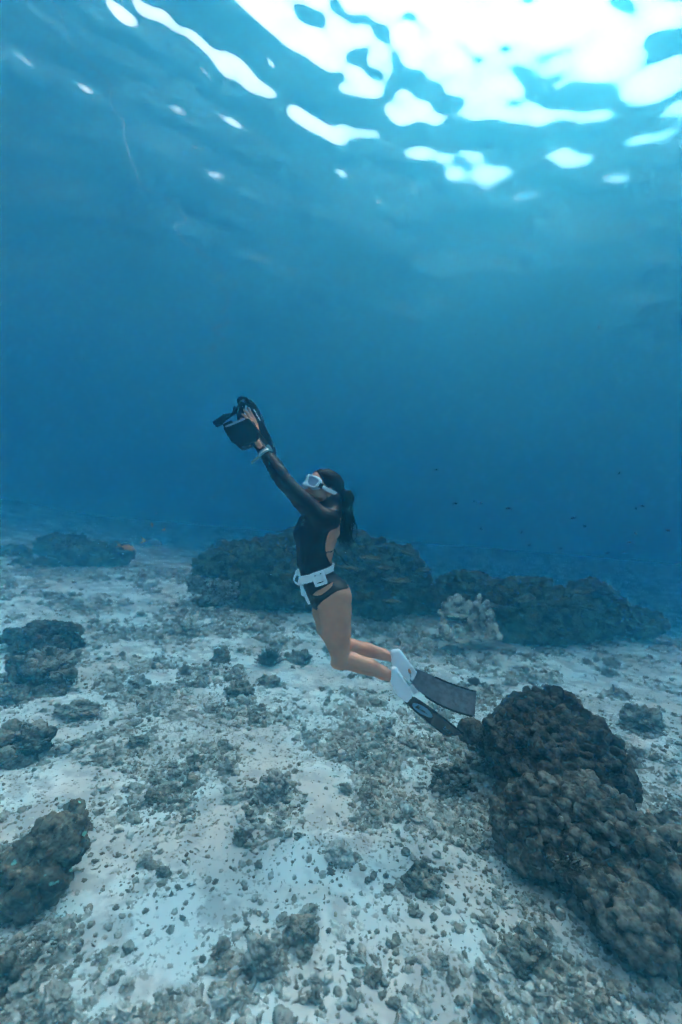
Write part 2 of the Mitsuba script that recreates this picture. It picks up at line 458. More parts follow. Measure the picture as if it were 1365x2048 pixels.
reef([blob_at(565, 1150, 8.4, 240, 140, 1.8), blob_at(470, 1140, 9.3, 150, 90, 1.6), blob_at(620, 1130, 8.8, 170, 130, 1.6), blob_at(530, 1180, 7.9, 160, 60, 1.2)], 'broad dark reef mound directly behind the diver', 31)
reef([blob_at(770, 1160, 8.6, 160, 130, 1.6), blob_at(710, 1130, 8.8, 130, 120, 1.6), blob_at(825, 1180, 8.5, 80, 76, 1.1), blob_at(740, 1195, 8.0, 150, 50, 1.0)], 'dark green reef mound right of the diver with thin plate corals', 32)
reef([blob_at(945, 1195, 7.9, 100, 95, 1.0), blob_at(900, 1200, 8.0, 80, 60, 0.9)], 'low dark reef lump behind the pale coral', 33, 0.11, 0.10, 0.026, 0.18)
reef([blob_at(1050, 1225, 7.2, 180, 135, 1.3), blob_at(1000, 1235, 7.2, 100, 90, 1.0)], 'rounded dark reef mound just right of the pale coral', 34, 0.12, 0.11, 0.026, 0.2)
reef([blob_at(1180, 1220, 7.6, 110, 115, 1.1), blob_at(1130, 1250, 7.3, 90, 60, 0.9)], 'domed dark reef mound at the right end of the reef', 35, 0.11, 0.09, 0.026, 0.14)
reef([blob_at(1240, 1238, 8.0, 120, 45, 0.9), blob_at(1290, 1246, 8.0, 60, 25, 0.6)], 'flat dark reef tail tapering off on the right', 36, 0.11, 0.09, 0.026, 0.12)
reef([blob_at(195, 1106, 10.0, 130, 40, 1.4), blob_at(130, 1092, 10.6, 90, 36, 1.2)], 'far dark reef mound in the left distance behind orange fish', 37, 0.14, 0.12, 0.03, 0.2)
reef([blob_at(70, 1130, 9.2, 80, 20, 1.0), blob_at(20, 1108, 10.4, 70, 26, 1.0)], 'low far reef patch at the left edge', 38, 0.12, 0.08, 0.03, 0.1)
for q, (px, py, dep, w, lab) in enumerate([(792, 1166, 7.25, 66, 'tan plate coral growing at the foot of the reef right of the diver'), (705, 1140, 7.1, 60, 'olive plate coral ledge right behind the diver waist'),
                                     (742, 1120, 7.3, 70, 'dim green plate coral ledge high on the reef'), (1030, 1217, 6.6, 26, 'small bright plate coral on the rounded reef mound'), (1116, 1246, 6.7, 32, 'pale brown plate coral at the foot of the right reef'),
                                     (1075, 1251, 6.6, 34, 'dull brown plate coral beside the foot of the right reef'), (785, 1205, 6.4, 44, 'broken tan plate coral on the sand below the reef'), (770, 1140, 7.3, 54, 'greenish plate coral shelf above the tan plate coral')]):
    c = at(px, py, dep); R = w * dep / F_PX / 2
    m = rock_shape(60 + q, 4, amp=0.25, freq=2.2, fine=0.2)
    v = np.array(m.vertices); v[:, 2] = v[:, 2] * 0.10 + 0.22 * (v[:, 0] ** 2 + v[:, 1] ** 2)
    coral('plate_coral', lab, 'coral', trimesh.Trimesh(v * R + c, m.faces, process=False), 'plate_coral_bsdf', 35)

# small shelves and tufts that break up the reef outline
rq = np.random.default_rng(19)
for (px0, px1, py0, py1, dep, n) in ((440, 690, 1085, 1190, 7.7, 26), (690, 850, 1095, 1195, 7.85, 22), (985, 1130, 1165, 1265, 6.65, 18), (1135, 1230, 1180, 1260, 6.95, 10)):
    for _ in range(n):
        c = at(rq.uniform(px0, px1), rq.uniform(py0, py1), dep + rq.uniform(-0.12, 0.25))
        R = rq.uniform(0.07, 0.22)
        m = rock_shape(rq.integers(1000, 9999), 3, amp=0.3, freq=2.2, fine=0.25)
        v = np.array(m.vertices); v[:, 2] = v[:, 2] * 0.12 + 0.2 * (v[:, 0] ** 2 + v[:, 1] ** 2)
        a = rq.normal(0, 0.3)
        v = v @ np.array([[math.cos(a), 0, math.sin(a)], [0, 1, 0], [-math.sin(a), 0, math.cos(a)]])
        REEF_SHELVES.append(trimesh.Trimesh(v * R + c, m.faces, process=False))
for k_, m in enumerate(REEF_SHELVES):
    key = numbered('reef_mound__coral_shelf' if k_ < 26 else 'reef_mound_001__coral_shelf' if k_ < 48 else 'reef_mound_003__coral_shelf' if k_ < 66 else 'reef_mound_004__coral_shelf')
    scene[key] = mikit.ply(m, ('reef_bsdf', 'shelf_bsdf', 'reef_bsdf')[k_ % 3], smooth=True)

# pale lobed corals in front of the right reef
def pale(plate, lobes, label, seed):
    r = np.random.default_rng(seed)
    px, py, dep, w, h_ = plate
    bl = [blob_at(px, py + h_ * 0.25, dep, w, h_ * 0.6, w * dep / F_PX * 0.8)]
    for (x, y, lw, lh) in lobes:
        bl.append(blob_at(x, y - 2, dep - 0.10 + r.uniform(-0.22, 0.12), lw * 0.66, lh, lw * dep / F_PX * 0.75))
    m = blob_mesh(bl, 0.009, 0.012, 0.018, 9.0, seed)
    return coral('pale_coral', label, 'coral', knobby(m, 0.05, 0.014, seed, rough=0.02), 'pale_coral_bsdf')


pale((908, 1224, 6.7, 66, 12), [(890, 1216, 22, 18), (903, 1208, 22, 26), (916, 1203, 24, 26), (925, 1212, 20, 28), (912, 1219, 26, 18), (938, 1218, 22, 30)], 'pale cream lobed coral plate, upper left of the pale cluster', 41)
pale((962, 1262, 6.35, 84, 24), [(945, 1240, 24, 46), (952, 1222, 20, 50), (958, 1210, 14, 42), (968, 1230, 24, 54), (980, 1245, 26, 50), (962, 1252, 30, 40), (990, 1262, 22, 30), (974, 1215, 18, 30), (938, 1254, 20, 24), (984, 1270, 26, 20)], 'largest pale cream coral mound with upright lobes', 42)
pale((907, 1272, 6.2, 64, 16), [(888, 1250, 22, 34), (893, 1262, 24, 22), (915, 1262, 24, 24), (925, 1268, 18, 18), (900, 1270, 26, 18), (883, 1262, 18, 26)], 'pale cream lobed coral plate, lowest of the pale cluster', 43)

# named rocks and coral lumps, each where the photograph has it
rock(60, 1312, 160, 96, 'coral_bsdf', 'boulder_coral', 'dark bushy coral head at the left edge above a ledge rock', 'coral', 51, 6, kn=(0.07, 0.06, 0.05))
rock(58, 1385, 150, 100, 'rock_bsdf', 'ledge_rock', 'dark ledge shaped rock at the left edge under the bushy coral', 'rock', 52, 6, kn=(0.13, 0.05, 0.09))
rock(12, 1410, 80, 42, 'rock_bsdf', 'ledge_rock', 'low brown rock cut by the left edge below the ledge rock', 'rock', 53, 4, kn=(0.07, 0.03, 0.02))
rock(25, 1530, 115, 100, 'rock_bsdf', 'reef_rock', 'dark hollow rock cut by the left edge at middle height', 'rock', 54, 6, kn=(0.09, 0.045, 0.06))
m = blob_mesh([blob_at(82, 1725, 2.0, 105, 110, 0.28), blob_at(52, 1752, 1.95, 90, 75, 0.24), blob_at(112, 1682, 2.06, 80, 85, 0.24)], 0.007, 0.05, 0.07, 5.0, 55)
coral('reef_rock', 'large dark craggy rock with green patches in the left foreground', 'rock', knobby(knobby(m, 0.085, 0.05, 55, rough=0.07), 0.03, 0.016, 56, rough=0.02), 'spotted_rock_bsdf')
rock(2, 1990, 56, 90, 'rock_bsdf', 'reef_rock', 'dark rock cut off at the bottom left corner', 'rock', 56, 5, kn=(0.06, 0.03, 0.02))
rock(432, 1220, 100, 74, 'rock_bsdf', 'reef_rock', 'brown rock in front of the reef left of the diver hips', 'rock', 57, 5, kn=(0.12, 0.06, 0.03))
rock(395, 1186, 56, 44, 'rock_bsdf', 'reef_rock', 'rounded brown rock left of the diver, against the reef foot', 'rock', 58, 4, kn=(0.12, 0.05, 0.03))
rock(520, 1195, 120, 60, 'rock_bsdf', 'reef_rock', 'dark rocky foot of the reef left of the diver belt', 'rock', 59, 4, kn=(0.12, 0.06, 0.03))
rock(1302, 1466, 100, 66, 'rubble_brown_bsdf', 'sand_rock', 'grey pyramid shaped rock on sand at the right edge', 'rock', 60, 4)
rock(1245, 1398, 62, 26, 'rubble_brown_bsdf', 'sand_rock', 'flat grey rock on sand left above the pyramid rock', 'rock', 61, 4)
rock(1230, 1333, 44, 22, 'rubble_brown_bsdf', 'sand_rock', 'grey oval rock on the far right sand', 'rock', 62, 4)
rock(1181, 1330, 24, 16, 'rubble_brown_bsdf', 'sand_rock', 'small grey rock left of the oval rock on the right sand', 'rock', 63, 3)
rock(1222, 1354, 34, 22, 'rubble_bsdf', 'sand_rock', 'pale grey rock just below the oval rock', 'rock', 64, 3)
rock(1021, 1311, 28, 24, 'rubble_bsdf', 'sand_rock', 'upright block shaped rock on sand below the pale corals', 'rock', 65, 3)
rock(905, 1308, 40, 20, 'rubble_bsdf', 'sand_rock', 'grey slab rock on sand below the lowest pale coral', 'rock', 66, 3)
rock(438, 1325, 46, 38, 'rubble_brown_bsdf', 'sand_rock', 'brown tilted block on sand left of the diver knees', 'rock', 67, 4)
rock(370, 1275, 66, 30, 'rock_bsdf', 'sand_rock', 'dark low coral lump on sand left of the diver thighs', 'rock', 68, 4, kn=(0.05, 0.02, 0.01))
rock(412, 1228, 40, 16, 'rubble_bsdf', 'sand_rock', 'flat grey stone before the brown reef rock', 'rock', 69, 3)
rock(475, 1395, 62, 34, 'rubble_brown_bsdf', 'sand_rock', 'brown weedy rubble lump left below the diver knees', 'rock', 70, 4, kn=(0.035, 0.02, 0.01))
rock(480, 1412, 46, 22, 'rubble_bsdf', 'sand_rock', 'pale grey stone just under the brown weedy lump', 'rock', 71, 3)
rock(598, 1330, 56, 34, 'rock_bsdf', 'sand_rock', 'dark weedy lump between the branching coral and the diver knees', 'rock', 72, 4, kn=(0.04, 0.02, 0.01))
rock(538, 1372, 44, 26, 'rubble_brown_bsdf', 'sand_rock', 'brown lump on sand directly below the branching coral', 'rock', 73, 4, kn=(0.04, 0.02, 0.01))
rock(545, 1606, 74, 66, 'rubble_bsdf', 'sand_rock', 'round pitted grey rock on the centre sand', 'rock', 74, 5, kn=(0.03, 0.018, 0.01))
rock(450, 1550, 40, 34, 'rubble_bsdf', 'sand_rock', 'grey cup shaped stone left of the round pitted rock', 'rock', 75, 4)
rock(390, 1536, 36, 34, 'rubble_brown_bsdf', 'sand_rock', 'smooth brown stone near the grey cup shaped stone', 'rock', 76, 3)
rock(678, 1735, 66, 44, 'rubble_pale_bsdf', 'sand_rock', 'pale wedge shaped rock in the centre foreground', 'rock', 77, 4)
rock(905, 1590, 90, 66, 'rock_bsdf', 'sand_rock', 'brown hollow rock left of the biggest coral head', 'rock', 78, 5, kn=(0.035, 0.022, 0.012))
rock(985, 1545, 100, 60, 'rock_bsdf', 'sand_rock', 'brown rough rock at the left foot of the far coral head', 'rock', 79, 5, kn=(0.04, 0.024, 0.012))
rock(965, 1500, 70, 44, 'rubble_brown_bsdf', 'sand_rock', 'brown lump touching the left side of the far coral head', 'rock', 80, 4, kn=(0.035, 0.02, 0.01))
rock(845, 1790, 80, 60, 'rubble_brown_bsdf', 'sand_rock', 'lumpy brown rubble heap in the right centre foreground', 'rock', 81, 5, kn=(0.03, 0.02, 0.01))
rock(600, 1900, 80, 64, 'rubble_brown_bsdf', 'sand_rock', 'dark grey rock in the bottom centre foreground', 'rock', 82, 5, kn=(0.03, 0.016, 0.01))
rock(520, 1960, 90, 66, 'rubble_bsdf', 'sand_rock', 'grey pitted rock left of the dark bottom centre rock', 'rock', 83, 5, kn=(0.03, 0.016, 0.01))
rock(1065, 1960, 120, 70, 'rubble_brown_bsdf', 'sand_rock', 'broad brown rock patch at the bottom right on sand', 'rock', 84, 5, kn=(0.035, 0.02, 0.012))
rock(1168, 2040, 46, 44, 'rubble_brown_bsdf', 'sand_rock', 'round brown stone at the bottom edge on the right', 'rock', 85, 4)
rock(270, 1500, 44, 34, 'rubble_brown_bsdf', 'sand_rock', 'grey rounded stone on the left sand', 'rock', 86, 4)
rock(140, 1440, 90, 34, 'rubble_brown_bsdf', 'sand_rock', 'flat weedy rock on the left sand', 'rock', 87, 4, kn=(0.035, 0.015, 0.01))
rock(205, 1583, 36, 14, 'rubble_pale_bsdf', 'sand_rock', 'dished pale shell like stone on the left sand', 'rock', 88, 3)
rock(300, 1612, 40, 36, 'rubble_brown_bsdf', 'sand_rock', 'dark knobbly stone on the left centre sand', 'rock', 89, 4, kn=(0.02, 0.012, 0.006))
rock(478, 1696, 30, 40, 'rubble_brown_bsdf', 'sand_rock', 'upright dark stone left of the pale wedge rock', 'rock', 90, 4)
rock(840, 1432, 24, 18, 'rubble_pale_bsdf', 'sand_rock', 'white rounded stone under the fin blades', 'rock', 91, 3)

# dark branching coral left of the knees
bk = thing('branching_coral', 'dark branching coral clump standing on sand left of the knees', 'coral')
P = on_bed(540, 1332); s = px_size(P); r = np.random.default_rng(4); ms = []
for i in range(110):
    a, e = r.uniform(0, 6.28), r.uniform(0.05, 1.25)
    d = np.array([math.cos(a) * math.sin(e), math.sin(a) * math.sin(e), math.cos(e)])
    L = s * r.uniform(26, 40)
    p = P + d * np.linspace(0.1, 1, 5)[:, None] * L + r.normal(0, 0.004, (5, 3))
    ms.append(tube(p, np.linspace(0.011, 0.005, 5), 5))
scene[bk] = mikit.ply(trimesh.util.concatenate(ms), 'coral_bsdf', smooth=True)

# feathery soft coral on the big head
bk = thing('soft_coral', 'feathery soft coral tuft growing on the largest coral head', 'coral')
P = at(1128, 1735, 2.06); r = np.random.default_rng(6); ms = []
for i in range(70):
    a, e = r.uniform(0, 6.28), r.uniform(0.1, 1.3)
    d = np.array([math.cos(a) * math.sin(e), -abs(math.sin(a)) * math.sin(e) - 0.2, math.cos(e) * 0.8])
    d /= np.linalg.norm(d)
    L = r.uniform(0.05, 0.10)
    p = P + r.normal(0, 0.02, 3) + d * np.linspace(0, 1, 6)[:, None] * L + np.cumsum(r.normal(0, 0.003, (6, 3)), 0)
    ms.append(tube(p, np.linspace(0.005, 0.003, 6), 5))
scene[bk] = mikit.ply(trimesh.util.concatenate(ms), 'coral_grey_bsdf', smooth=True)


# ---------------------------------------------------------------- coral rubble
def crust_z(X, Y):
    p = np.stack([X, Y, np.zeros_like(X)], -1)
    d0 = 0.38 * meshkit.fbm(p * 1.05, 3, 41) + 0.62 * meshkit.fbm(p * 3.0, 3, 43)
    b = np.clip((d0 - 0.53) * 0.34, -0.06, 0.02) + 0.05 * (meshkit.fbm(p * 9, 3, 51) - 0.5) + 0.045 * (0.35 - np.abs(meshkit.noise(p * 20, 53) - 0.5)) + 0.045 * (meshkit.fbm(p * 36, 2, 55) - 0.5)
    return bed_z(X, Y) + b - 0.020


scene['crust_bsdf'] = mottle([0.12, 0.108, 0.09], [0.41, 0.375, 0.32], 24, dust=0.12, grain=70.0)
kv, kf = grid_mesh(graded(-7, 7, -2.5, 2.5, 0.0145), graded(0.8, 9, 0.8, 3.8, 0.0145), crust_z)
scene['rubble_crust'] = mikit.ply((kv, kf), 'crust_bsdf', smooth=True)
labels['rubble_crust'] = {'label': 'matted grey crust of dead coral rubble breaking through the sand', 'kind': 'stuff'}


def stick_shape(seed):
    r = np.random.default_rng(seed)
    n = 5
    p = np.cumsum(np.vstack([np.zeros(3), r.normal([0.5, 0, 0], [0.05, 0.18, 0.12], (n - 1, 3))]), 0); p -= p.mean(0)
    m = tube(p, r.uniform(0.16, 0.26) * np.array([0.7, 1, 0.95, 0.9, 0.6]), 6)
    v = np.array(m.vertices); v += (meshkit.noise(v * 4, seed)[:, None] - 0.5) * 0.12
    return trimesh.Trimesh(v / np.abs(v).max(), m.faces, process=False)


BIG = [rock_shape(200 + i, 3, amp=0.75, freq=1.6, fine=0.42) for i in range(7)] + [stick_shape(230 + i) for i in range(3)]
SMALL = [rock_shape(300 + i, 1, amp=0.6, freq=1.7, fine=0.3) for i in range(8)] + [stick_shape(330 + i) for i in range(4)]
MID = [rock_shape(260 + i, 2, amp=0.55, freq=1.7, fine=0.3) for i in range(8)] + [stick_shape(230 + i) for i in range(3)]
rr = np.random.default_rng(77)
cand = []
N = 420000
X = rr.uniform(-9, 9, N); Y = rr.uniform(0.8, 10.5, N)
p2 = np.stack([X, Y, np.zeros(N)], -1)
dens = 0.38 * meshkit.fbm(p2 * 1.05, 3, 41) + 0.62 * meshkit.fbm(p2 * 3.0, 3, 43)
dens = np.clip((dens - 0.37) / 0.20, 0.09, 1) ** 1.05
for gx_, gy_, gr in [(520, 1930, 0.34), (640, 1880, 0.3), (800, 1960, 0.3), (250, 1620, 0.3), (330, 1750, 0.25), (840, 1780, 0.28), (1050, 1950, 0.3), (180, 1960, 0.2), (560, 2040, 0.4)]:
    g_ = ground(gx_, gy_)
    dens = np.maximum(dens, 0.75 * np.exp(-((X - g_[0]) ** 2 + (Y - g_[1]) ** 2) / gr ** 2 * 1.6))
for rx, ry, rr0 in ROCKS + [(1.25, 2.9, 0.5), (1.2, 2.2, 0.45), (1.0, 1.9, 0.3), (-1.35, 2.05, 0.2)]:      # rubble gathers round the rocks
    dens = np.maximum(dens, 0.85 * np.exp(-(np.maximum(np.hypot(X - rx, Y - ry) - rr0 * 0.7, 0) / (0.5 * rr0 + 0.05)) ** 2))
prox = np.clip(1.6 / Y, 0.12, 1.0)
ok = (rr.random(N) < dens * prox) & (np.abs(X / Y) < 0.95)
X, Y, dens = X[ok], Y[ok], dens[ok]
S = np.exp(rr.normal(math.log(0.0125), 0.50, len(X))) * (0.7 + 0.5 * dens) * (0.85 + 0.15 * np.clip(Y - 1.5, 0, 5))
S = S * (1 + 0.5 * np.exp(-((Y - 1.3) / 0.45) ** 2))
S = np.minimum(S, 0.085)
Z = np.maximum(bed_z(X, Y), crust_z(X, Y))
P3 = np.stack([X, Y, Z], -1)
dep = P3 @ FWD
sx = CW / 2 + F_PX * (P3 @ RIGHT) / dep; sy = CH / 2 - F_PX * (P3 @ UP) / dep
vis = (sx > -30) & (sx < CW + 30) & (sy < CH + 40) & (S * F_PX / dep > 1.1)
X, Y, Z, S, dep, sx, sy = (q[vis] for q in (X, Y, Z, S, dep, sx, sy))
size_px = S * F_PX / dep
order = np.argsort(-size_px)
seen = [i for i in order if 0 < sx[i] < CW and 0 < sy[i] < CH][:290]
sink = rr.uniform(-0.4, 0.36, len(X))
named = np.zeros(len(X), bool); named[seen] = True


GRIT = [rock_shape(400 + i, 0, amp=0.5, freq=1.4, fine=0.3) for i in range(6)]
TX = rr.uniform(-3.6, 3.6, 60000); TY2 = rr.uniform(0.9, 4.2, 60000)
p2 = np.stack([TX, TY2, np.zeros(len(TX))], -1)
td = 0.5 * meshkit.fbm(p2 * 1.05, 3, 41) + 0.5 * meshkit.fbm(p2 * 4.5, 2, 47)
ok = (rr.random(len(TX)) < np.clip((td - 0.36) / 0.22, 0.06, 1)) & (np.abs(TX / TY2) < 0.9)
TX, TY2 = TX[ok], TY2[ok]
TZ = np.maximum(bed_z(TX, TY2), crust_z(TX, TY2)); TS = np.exp(rr.normal(math.log(0.0048), 0.35, len(TX)))


def rubble_matrix(i):
    a, b, c = rr.uniform(0, 6.28), rr.normal(0, 0.35), rr.normal(0, 0.35)
    M = trimesh.transformations.euler_matrix(b, c, a)
    M[:3, :3] *= S[i] * rr.uniform(0.8, 1.2, 3)[None, :] * np.array([1, 1, 0.8])
    M[:3, 3] = X[i], Y[i], Z[i] + S[i] * sink[i]
    return M


KINDS = [('rubble_bsdf', 'grey'), ('rubble_brown_bsdf', 'brown'), ('rubble_pale_bsdf', 'pale')]
MARKS += [('diver knees', 680, 1330), ('fin blades', 880, 1440), ('soft coral tuft', 1128, 1735), ('branching coral', 540, 1315), ('farther big coral head', 1110, 1480), ('largest coral head', 1190, 1720), ('craggy rock with green patches', 95, 1720), ('pale coral cluster', 930, 1240)]
SAY = ['first', 'second', 'third', 'fourth', 'fifth', 'sixth', 'seventh', 'eighth', 'ninth', 'tenth'] + [f'{n}th' for n in range(11, 80)]
WAYS = ['right', 'lower right', 'below', 'lower left', 'left', 'upper left', 'above', 'upper right']
picks, bins = [], {}
for i in seen:
    kind, shape = int(rr.choice(3, p=[0.5, 0.36, 0.14])), int(rr.integers(len(BIG)))
    dist = [math.hypot(sx[i] - mx, sy[i] - my) for _, mx, my in MARKS]
    j = int(np.argmin(dist))
    way = WAYS[int(round(math.atan2(sy[i] - MARKS[j][2], sx[i] - MARKS[j][1]) / (math.pi / 4))) % 8]
    what = KINDS[kind][1] + (' broken coral branch' if shape >= 7 else ' coral rubble lump')
    bins.setdefault((what, j, way), []).append((dist[j], i))
    picks.append((i, kind, shape, what, j, way))
shared = {}
for i, kind, shape, what, j, way in picks:
    if (kind, shape) not in shared:
        shared[kind, shape] = mikit.ply(BIG[shape], KINDS[kind][0], smooth=30)
    key = numbered('coral_fragment')
    scene[key] = {**shared[kind, shape], 'to_world': T(rubble_matrix(i).tolist())}
    same = sorted(bins[what, j, way])
    n_ = [q[1] for q in same].index(i)
    mark = MARKS[j][0]
    for cut in (' on sand', ' on the', ' in the', ' at the', ' by the', ' cut', ' left of', ' left below', ' under', ' above', ' below', ' between', ' near', ' touching', ' directly', ' just', ' right', ', ', ' before', ' against'):
        mark = mark.split(cut)[0]
    side = {'below': 'below', 'above': 'above'}.get(way, f'{way} of')
    words_ = (what if len(same) == 1 else f'{SAY[n_]} {what} counting outwards') + f' {side} the {mark}'
    labels[key] = {'label': ' '.join(words_.split()[:16]), 'category': 'coral fragment', 'group': what + 's on the sand'}

for kind, nm in ((0, 'coral_gravel'), (1, 'coral_gravel_001'), (2, 'coral_gravel_002')):
    V, Fc, o = [], [], 0
    for i in range(len(TX)):                          # the finest grit
        if i % 3 == kind:
            m = GRIT[i % len(GRIT)]
            a = i * 2.4
            Rz = np.array([[math.cos(a), -math.sin(a), 0], [math.sin(a), math.cos(a), 0], [0, 0, 1]]) * TS[i]
            V.append(np.array(m.vertices) @ Rz.T + [TX[i], TY2[i], TZ[i]]); Fc.append(np.array(m.faces) + o); o += len(m.vertices)
    for i in range(len(X)):
        if named[i] or (i * 7919) % 100 >= (50, 86, 100)[kind] or (kind and (i * 7919) % 100 < (0, 50, 86)[kind]):
            continue
        m = (MID if size_px[i] > 5 else SMALL)
        m = m[rr.integers(len(m))]
        M = rubble_matrix(i)
        V.append(np.array(m.vertices) @ M[:3, :3].T + M[:3, 3]); Fc.append(np.array(m.faces) + o); o += len(m.vertices)
    scene[nm] = mikit.ply((np.vstack(V), np.vstack(Fc)), KINDS[kind][0], smooth=True)
    labels[nm] = {'label': ('grey', 'brown', 'pale')[kind] + ' fine coral gravel scattered over the sand', 'kind': 'stuff'}
print('rubble', len(X), 'named', len(seen), 'tris', sum(len(m) for m in Fc))
# ---------------------------------------------------------------- the diver
# Modelled in units of 1/344 m: x to the right, y down, v towards the near (left) side of the body; placed as one rigid figure 2.6 m away.
import shapely
from shapely.geometry import Polygon, Point, LineString
from scipy.interpolate import PchipInterpolator
from scipy.ndimage import distance_transform_edt, map_coordinates
UNIT = 344.0
ORIGIN = at(660, 1150, F_PX / UNIT)


def W(m):
    v = np.asarray(m.vertices) if hasattr(m, 'vertices') else np.asarray(m, float)
    w = ORIGIN + ((v[:, :1] - 660) * RIGHT - (v[:, 1:2] - 1150) * UP - v[:, 2:3] * FWD) / UNIT
    if not hasattr(m, 'vertices'):
        return w
    return trimesh.Trimesh(w, np.asarray(m.faces)[:, ::-1], process=False)


TY = np.array([1004, 1012, 1022, 1035, 1050, 1068, 1085, 1105, 1125, 1136, 1145, 1153, 1160, 1170, 1180, 1194, 1206, 1216])
TFRONT = PchipInterpolator(TY, [654, 642, 616, 601, 595, 592, 593, 595, 595.5, 597, 599, 600, 602, 606, 610, 616, 622, 630])
TBACK = PchipInterpolator(TY, [675, 681, 684, 683, 680, 677, 673, 667.5, 663.5, 664.5, 668, 677, 686, 694, 699, 701.5, 701, 697])
TWIDE = PchipInterpolator(TY, [12, 25, 44, 49, 47, 45, 43, 40, 39, 41, 44, 47, 50, 53, 55, 55, 52, 46])
PW = 2.25


def torso_v(x, y):
    f, b, w = TFRONT(y), TBACK(y), TWIDE(y)
    q = np.clip(np.abs((x - (f + b) / 2) / ((b - f) / 2)), 0, 1)
    return w * (1 - q ** PW) ** (1 / PW)


def ring_pt(y, phi, off=0.0):
    f, b, w = TFRONT(y), TBACK(y), TWIDE(y)
    c, s_ = math.cos(phi), math.sin(phi)
    r = (abs(c) ** PW + abs(s_) ** PW) ** (-1 / PW)
    return np.array([(f + b) / 2 + ((b - f) / 2 + off) * r * c, y, (w + off) * r * s_])


# head frame: forward, up, towards the near side, in centimetres from between the ears
TH = math.radians(32)
f0, hu, sv_ = np.array([-0.95, -0.31, 0]), np.array([0.31, -0.95, 0]), np.array([0, 0, 1.0])
HF = f0 * math.cos(TH) + sv_ * math.sin(TH)
HS = sv_ * math.cos(TH) - f0 * math.sin(TH)
HU = hu
HAX = np.array([HF, HU, HS])
HC = np.array([645.5, 982.5, 0.0])


def H(f, h, s):
    return HC + 3.44 * (f * HF + h * HU + s * HS)


def J(x, y, v):
    """A joint that shows at pixel (x, y) while it lies v in front of the middle of the body."""
    s_ = 1 - v / 900.0
    return (682.5 + (x - 682.5) * s_, 1024 + (y - 1024) * s_, v)


VOX = 1.5
LO, HI = (466, 782, -84), (850, 1430, 96)


def new_field():
    return Field(LO, HI, VOX)


torso = new_field()
sl, P = torso.box((585, 1004, -60), (706, 1216, 60), 8)
yy = np.clip(P[..., 1], 1004, 1216)
f_, b_, w_ = TFRONT(yy), TBACK(yy), TWIDE(yy)
a_ = (b_ - f_) / 2
q = (np.abs((P[..., 0] - (f_ + b_) / 2) / a_) ** PW + np.abs(P[..., 2] / w_) ** PW) ** (1 / PW)
d = (q - 1) * np.minimum(a_, w_)
d = np.maximum(d, np.abs(P[..., 1] - 1110) - 104)
torso.put(sl, d, 1.0)
for sgn in (-1, 1):
    torso.ell((605, 1066, 17 * sgn), (14, 15, 15), None, 9)
    torso.ell((678, 1189, 25 * sgn), (24, 21, 24), None, 10)
    torso.cone((668, 1040, 22 * sgn), (672, 1066, 20 * sgn), 9, 8, 9)
for hip, mid, mid2, knee, rr_ in (((670, 1196, 25), (672, 1224, 29), (673.5, 1262, 31), (683, 1320, 33), (31, 29.5, 27.5, 17.5)),
                                  ((654, 1198, -28), (652, 1222, -31), (657, 1254, -33), (670, 1290, -33), (29, 27, 24, 16))):
    hip, mid, mid2, knee = (J(*q) for q in (hip, mid, mid2, knee))
    torso.cone(hip, mid, rr_[0], rr_[1], 8)
    torso.cone(mid, mid2, rr_[1], rr_[2], 6)
    torso.cone(mid2, knee, rr_[2], rr_[3], 6)
legs = [((683, 1320, 33), (705, 1323, 33), (741, 1334, 33), (766, 1346, 32), (783, 1354, 31), (17.5, 16.5, 15.2, 12, 9.5)),
        ((670, 1290, -33), (700, 1292, -32), (735, 1300, -31), (764, 1308, -30), (783, 1315, -29), (16.5, 15, 14.2, 11.5, 9.5))]
for *pts, rad in legs:
    pts = [J(*q) for q in pts]
    for a, b, ra, rb in zip(pts, pts[1:], rad, rad[1:]):
        torso.cone(a, b, ra, rb, 5)
torso.ell(J(671, 1328, 34), (9, 8, 9), None, 6)
torso.ell(J(728, 1336, 33), (20, 9, 13), None, 8)
torso.ell(J(668, 1240, 40), (22, 34, 18), None, 12)
# feet inside the pockets
for heel, ball, toe in (((790, 1352, 31), (808, 1382, 31), (815, 1394, 31)), ((793, 1314, -29), (813, 1342, -29), (820, 1352, -29))):
    heel, ball, toe = J(*heel), J(*ball), J(*toe)
    torso.cone(heel, ball, 10, 9, 4); torso.cone(ball, toe, 9, 6, 4)

torso.cone((662, 1013, 0), (656, 1028, 0), 18.5, 27, 8)
arms = new_field()
for sh, el, wr_, rr_ in (((650, 1038, 44), (577, 969, 38), (531, 906, 26), (17.2, 14.2, 9.0)), ((628, 1034, -44), (563, 959, -30), (512, 868, 0), (18.5, 14.5, 8.0))):
    sh, el, wr_ = (np.array(q, float) for q in (sh, el, wr_))
    up = sh + (el - sh) * 0.45
    fo = el + (wr_ - el) * 0.3
    arms.cone(sh, up, rr_[0], rr_[0] * 0.88, 6)
    arms.cone(up, el, rr_[0] * 0.88, rr_[1], 5)
    arms.cone(el, fo, rr_[1], rr_[1] * 1.03, 5)
    arms.cone(fo, wr_, rr_[1] * 1.03, rr_[2], 5)
    arms.cone(wr_, wr_ + (wr_ - fo) / np.linalg.norm(wr_ - fo) * 20, rr_[2], rr_[2] * 0.95, 3)
    arms.cone(sh, sh + np.array([15, 4, -12 * np.sign(sh[2])]), rr_[0], 15, 10)
    arms.cone(sh, (sh[0] - 14, 1062, sh[2] * 0.72), 16, 12, 10)

body = new_field()
